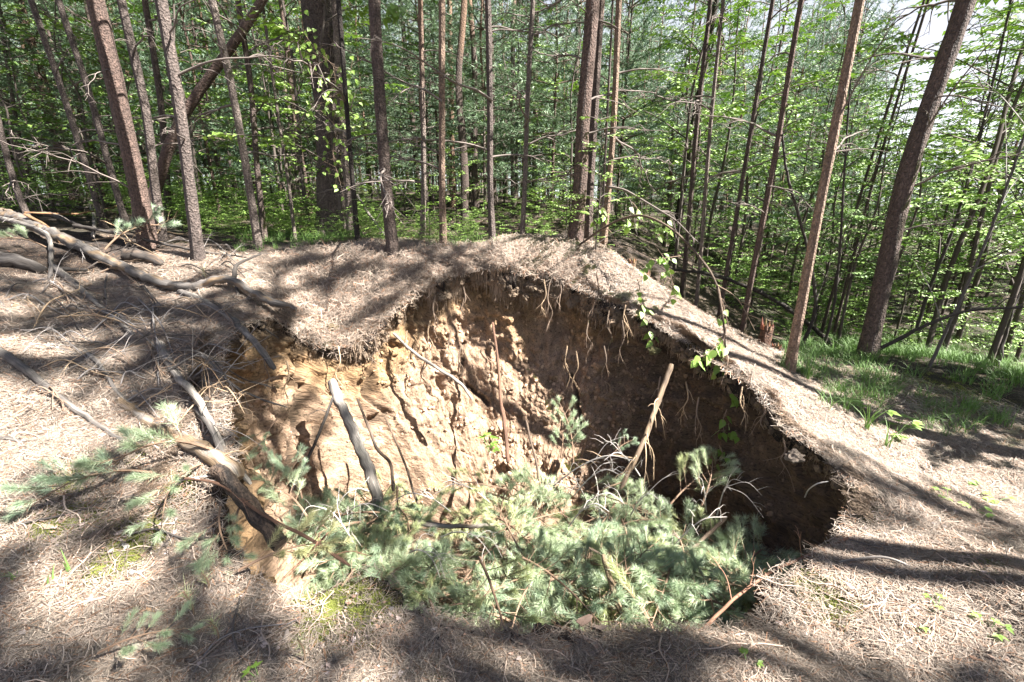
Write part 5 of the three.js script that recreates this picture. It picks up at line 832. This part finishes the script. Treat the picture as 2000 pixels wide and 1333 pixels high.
// slump of dry thatch down the back left corner
scatter('thatch', litterGeo[0], M.needleLitter, 2200, 'dry needle thatch sliding over the back left corner of the pit', 'thatch', 140, (R, q) => { const px = 560 + 560 * R(), py = 500 + 170 * R(), p = hit(px, py); if (!openGround(p.x, p.z)) return false; settle(q, p.x, p.z, R, 0.006); q.rotateX((R() - 0.5) * 0.9); q.rotateZ((R() - 0.5) * 0.9); q.scale.setScalar(0.7 + 0.8 * R()); return true; }, (R, c) => { const v = 0.3 + 0.9 * R(); c.setRGB(v, v * 0.94, v * 0.9); });
// crumbs of earth lying and sticking all over the wall, and lumps of torn turf along the lip
const crumbGeo = (() => { const g = new THREE.IcosahedronGeometry(1, 2), p = g.attributes.position; for (let i = 0; i < p.count; i++) { const n = V(p.getX(i), p.getY(i), p.getZ(i)), f = 0.75 + 0.7 * fbm(n.x * 1.8, n.y * 1.8, n.z * 1.8, 2) + 0.35 * (0.6 - cell(n.x * 2, n.y * 2, n.z * 2)); p.setXYZ(i, n.x * f * 1.15, n.y * f * 0.75, n.z * f); } g.deleteAttribute('uv'); g.computeVertexNormals(); return g; })();
const wallPos = pitGeo.attributes.position, wallCol = pitGeo.attributes.color;
M.crumb = std({ color: L(1, 1, 1), roughness: 1 });
scatter('earth_crumbs', crumbGeo, M.crumb, 5200, 'crumbs of sandy earth sticking to the pit wall and lying at its foot', 'earth crumbs', 150, (R, q) => {
  const i = Math.floor(R() * wallPos.count), x = wallPos.getX(i), y = wallPos.getY(i), z = wallPos.getZ(i); if (z > -2.3 && x < 1) return false; if (fbm(x * 2.5, y * 2.5, z * 2.5, 2) < -0.15 + 0.35 * R()) return false;
  q.position.set(x, y, z); q.rotation.set(R() * 6, R() * 6, R() * 6); q.scale.setScalar(0.004 + 0.022 * Math.pow(R(), 3.2)); q.userData.i = i; return true;
}, (R, c, q) => { const i = q.userData.i, v = 0.8 + 0.4 * R(); c.setRGB(wallCol.getX(i) * v, wallCol.getY(i) * v, wallCol.getZ(i) * v); });
scatter('turf_lumps', crumbGeo, M.crumb, 1150, 'dark lumps of torn humus and turf along the overhanging lip', 'turf lumps', 151, (R, q) => {
  const a = (-20 + 235 * R()) * Math.PI / 180, r = RR(a) + 0.03 - 0.05 * R(), x = C.x + Math.cos(a) * r, z = C.z - Math.sin(a) * r; q.position.set(x, H(x, z) - 0.04 - 0.11 * R() * (1 + bell(a, 85, 50)), z); q.rotation.set(R() * 6, R() * 6, R() * 6); q.scale.setScalar(0.007 + (0.03 + 0.035 * bell(a, 85, 55)) * Math.pow(R(), 2.4)); return true;
}, (R, c) => { const v = 0.5 + 0.9 * R(); c.setRGB(0.13 * v, 0.095 * v, 0.065 * v); });
// flakes of bark, clods and stones
function flake(label, px, py, s, col, group) {
  const p = hit(px, py, 0.012), o = new GB(), R = rng(seedT++), n = 9; o.col = col; const up = [], lo = [];
  for (let k = 0; k < n; k++) { const a = k / n * 6.283, r = s * (0.6 + 0.5 * R()), x = Math.cos(a) * r, z = Math.sin(a) * r * 0.42, y = 0.25 * s * (x / s) ** 2; up.push(V(x, y + s * 0.08, z)); lo.push(V(x * 0.95, y, z * 0.95)); }
  const cu = V(0, s * 0.1, 0), cl = V(0, 0, 0); for (let k = 0; k < n; k++) { const m = (k + 1) % n; o.tri(cu, up[m], up[k]); o.tri(cl, lo[k], lo[m]); o.tri(up[k], up[m], lo[m]); o.tri(up[k], lo[m], lo[k]); }
  const m = o.build('bark_flake', M.wood, scene); m.name = numbered('bark_flake'); m.position.copy(p); m.quaternion.setFromUnitVectors(V(0, 1, 0), nrmAt(p.x, p.z)).multiply(new THREE.Quaternion().setFromEuler(new THREE.Euler((R() - 0.5) * 0.5, R() * 6.3, (R() - 0.5) * 0.5))); tag(m, label, 'bark flake', group);
}
flake('orange brown bark flake at the bottom left, below the grass blades', 300, 1196, 0.032, [0.42, 0.24, 0.13]); flake('pinkish bark flake left of the orange brown one', 195, 1186, 0.03, [0.5, 0.34, 0.28]); flake('grey lichen coated flake in the left foreground', 258, 1120, 0.026, [0.5, 0.52, 0.5]); flake('pale grey flake just above the lichen coated one', 250, 1075, 0.026, [0.55, 0.53, 0.5]); flake('brown flake under the lichen coated one', 300, 1130, 0.022, [0.4, 0.3, 0.24]); flake('long bark slab at the front rim under the pine boughs', 1140, 1222, 0.055, [0.22, 0.15, 0.12]); flake('bark chip right of the long slab at the front rim', 1172, 1232, 0.035, [0.4, 0.3, 0.25]); flake('orange bark chip by the yellowing bough', 465, 1165, 0.03, [0.5, 0.34, 0.2]); flake('mauve bark flake in the shade, left foreground', 385, 1085, 0.04, [0.34, 0.25, 0.24]); flake('second mauve flake beside the first one', 350, 1075, 0.03, [0.36, 0.28, 0.27]); flake('tan flake near the left moss cushions', 100, 1045, 0.03, [0.5, 0.38, 0.28]); flake('yellowish chip on the dark slope under the deadfall', 30, 600, 0.05, [0.5, 0.42, 0.22]); flake('white lichen chip on the grey split log', 172, 820, 0.025, [0.6, 0.6, 0.57]); flake('pale chip by the rotten log hollow', 330, 825, 0.035, [0.55, 0.55, 0.5]);
const flakes = [];
{ const R = rng(31); for (let k = 0; k < 46; k++) { const left = k < 24, px = left ? 20 + 560 * R() : 900 + 1080 * R(), py = left ? 900 + 420 * R() : 1230 + 95 * R(), q = hit(px, py); if (!openGround(q.x, q.z)) continue; const v = 0.7 + 0.5 * R(); flake(left ? 'small thin bark flake lying in the litter of the left foreground' : 'small thin bark flake lying in the litter of the right foreground', px, py, 0.012 + 0.016 * R(), R() < 0.3 ? [0.5 * v, 0.3 * v, 0.2 * v] : [0.45 * v, 0.38 * v, 0.33 * v], left ? 'bark flakes, left foreground' : 'bark flakes, right foreground'); flakes.push(scene.children[scene.children.length - 1]); } }
labelByLandmark(flakes, 'small thin bark flake');
function clod(label, px, py, D, s, col, cat = 'soil clod', name = 'soil_clod', group) {
  const g = new THREE.IcosahedronGeometry(s, 3), p = g.attributes.position, k = px * 0.01, c = []; for (let i = 0; i < p.count; i++) { const v = V(p.getX(i), p.getY(i), p.getZ(i)), n = v.clone().normalize(), f = 0.8 + 0.9 * fbm(n.x * 1.6 + k, n.y * 1.6, n.z * 1.6, 3) + 0.5 * (0.6 - cell(n.x * 2.5 + k, n.y * 2.5, n.z * 2.5)); p.setXYZ(i, v.x * f * 1.2, v.y * f * 0.8, v.z * f); const t = 0.8 + 0.5 * fbm(n.x * 3, n.y * 3 + k, n.z * 3, 2); c.push(col[0] * t, col[1] * t, col[2] * t); }
  g.setAttribute('color', new THREE.Float32BufferAttribute(c, 3)); g.computeVertexNormals(); const m = put(name, g, M.soil); m.position.copy(D ? at(px, py, D) : hit(px, py, s * 0.3)); tag(m, label, cat, group);
}
clod('pale stone on the thatch above the left corner of the back wall', 605, 588, 0, 0.05, [0.55, 0.47, 0.36]); clod('mossy clod hanging at the back left corner under the thatch', 640, 672, 3.74, 0.075, [0.2, 0.18, 0.085]); clod('ochre clod beside the mossy one', 650, 640, 3.84, 0.055, [0.36, 0.28, 0.18]); clod('small tan clod on the thatch slope', 670, 612, 0, 0.035, [0.4, 0.3, 0.2]); clod('big pale clod crumbling from the right rim', 1552, 893, 2.42, 0.05, [0.6, 0.5, 0.42]); clod('mossy block of turf standing out of the right back rim', 1278, 685, 3.72, 0.05, [0.28, 0.27, 0.12]); clod('pale pebble on the front rim at the right', 1468, 1242, 0, 0.016, [0.62, 0.56, 0.5], 'pebble', 'pebble'); clod('second pale pebble beside the first on the front rim', 1500, 1240, 0, 0.012, [0.6, 0.56, 0.52], 'pebble', 'pebble'); clod('third pale pebble on the front rim, farthest right', 1535, 1250, 0, 0.015, [0.62, 0.56, 0.5], 'pebble', 'pebble'); clod('pale stone in the shade edge of the right slope', 1800, 920, 0, 0.035, [0.55, 0.45, 0.38], 'stone', 'stone');
const clods = [];
{ const R = rng(64); for (let k = 0; k < 40; k++) { const a = (-20 + 235 * R()) * Math.PI / 180, t = 0.05 + 0.3 * R() * R(), R0 = RR(a), yr = H(C.x + Math.cos(a) * R0, C.z - Math.sin(a) * R0), [r, y] = wallPoint(a, t, R0, yr); const px = k * 37; const g0 = 0.012 + 0.028 * R() * R(); clod('crumbling earth clod stuck in the upper wall of the pit', px, 0, 1, g0, [0.38, 0.28, 0.16], 'soil clod', 'soil_clod', 'earth clods in the pit wall'); const m = scene.children[scene.children.length - 1]; m.position.set(C.x + Math.cos(a) * (r - 0.04), y, C.z - Math.sin(a) * (r - 0.04)); clods.push(m); } }
labelByLandmark(clods, 'small earth clod');

renderer.render(scene, camera);
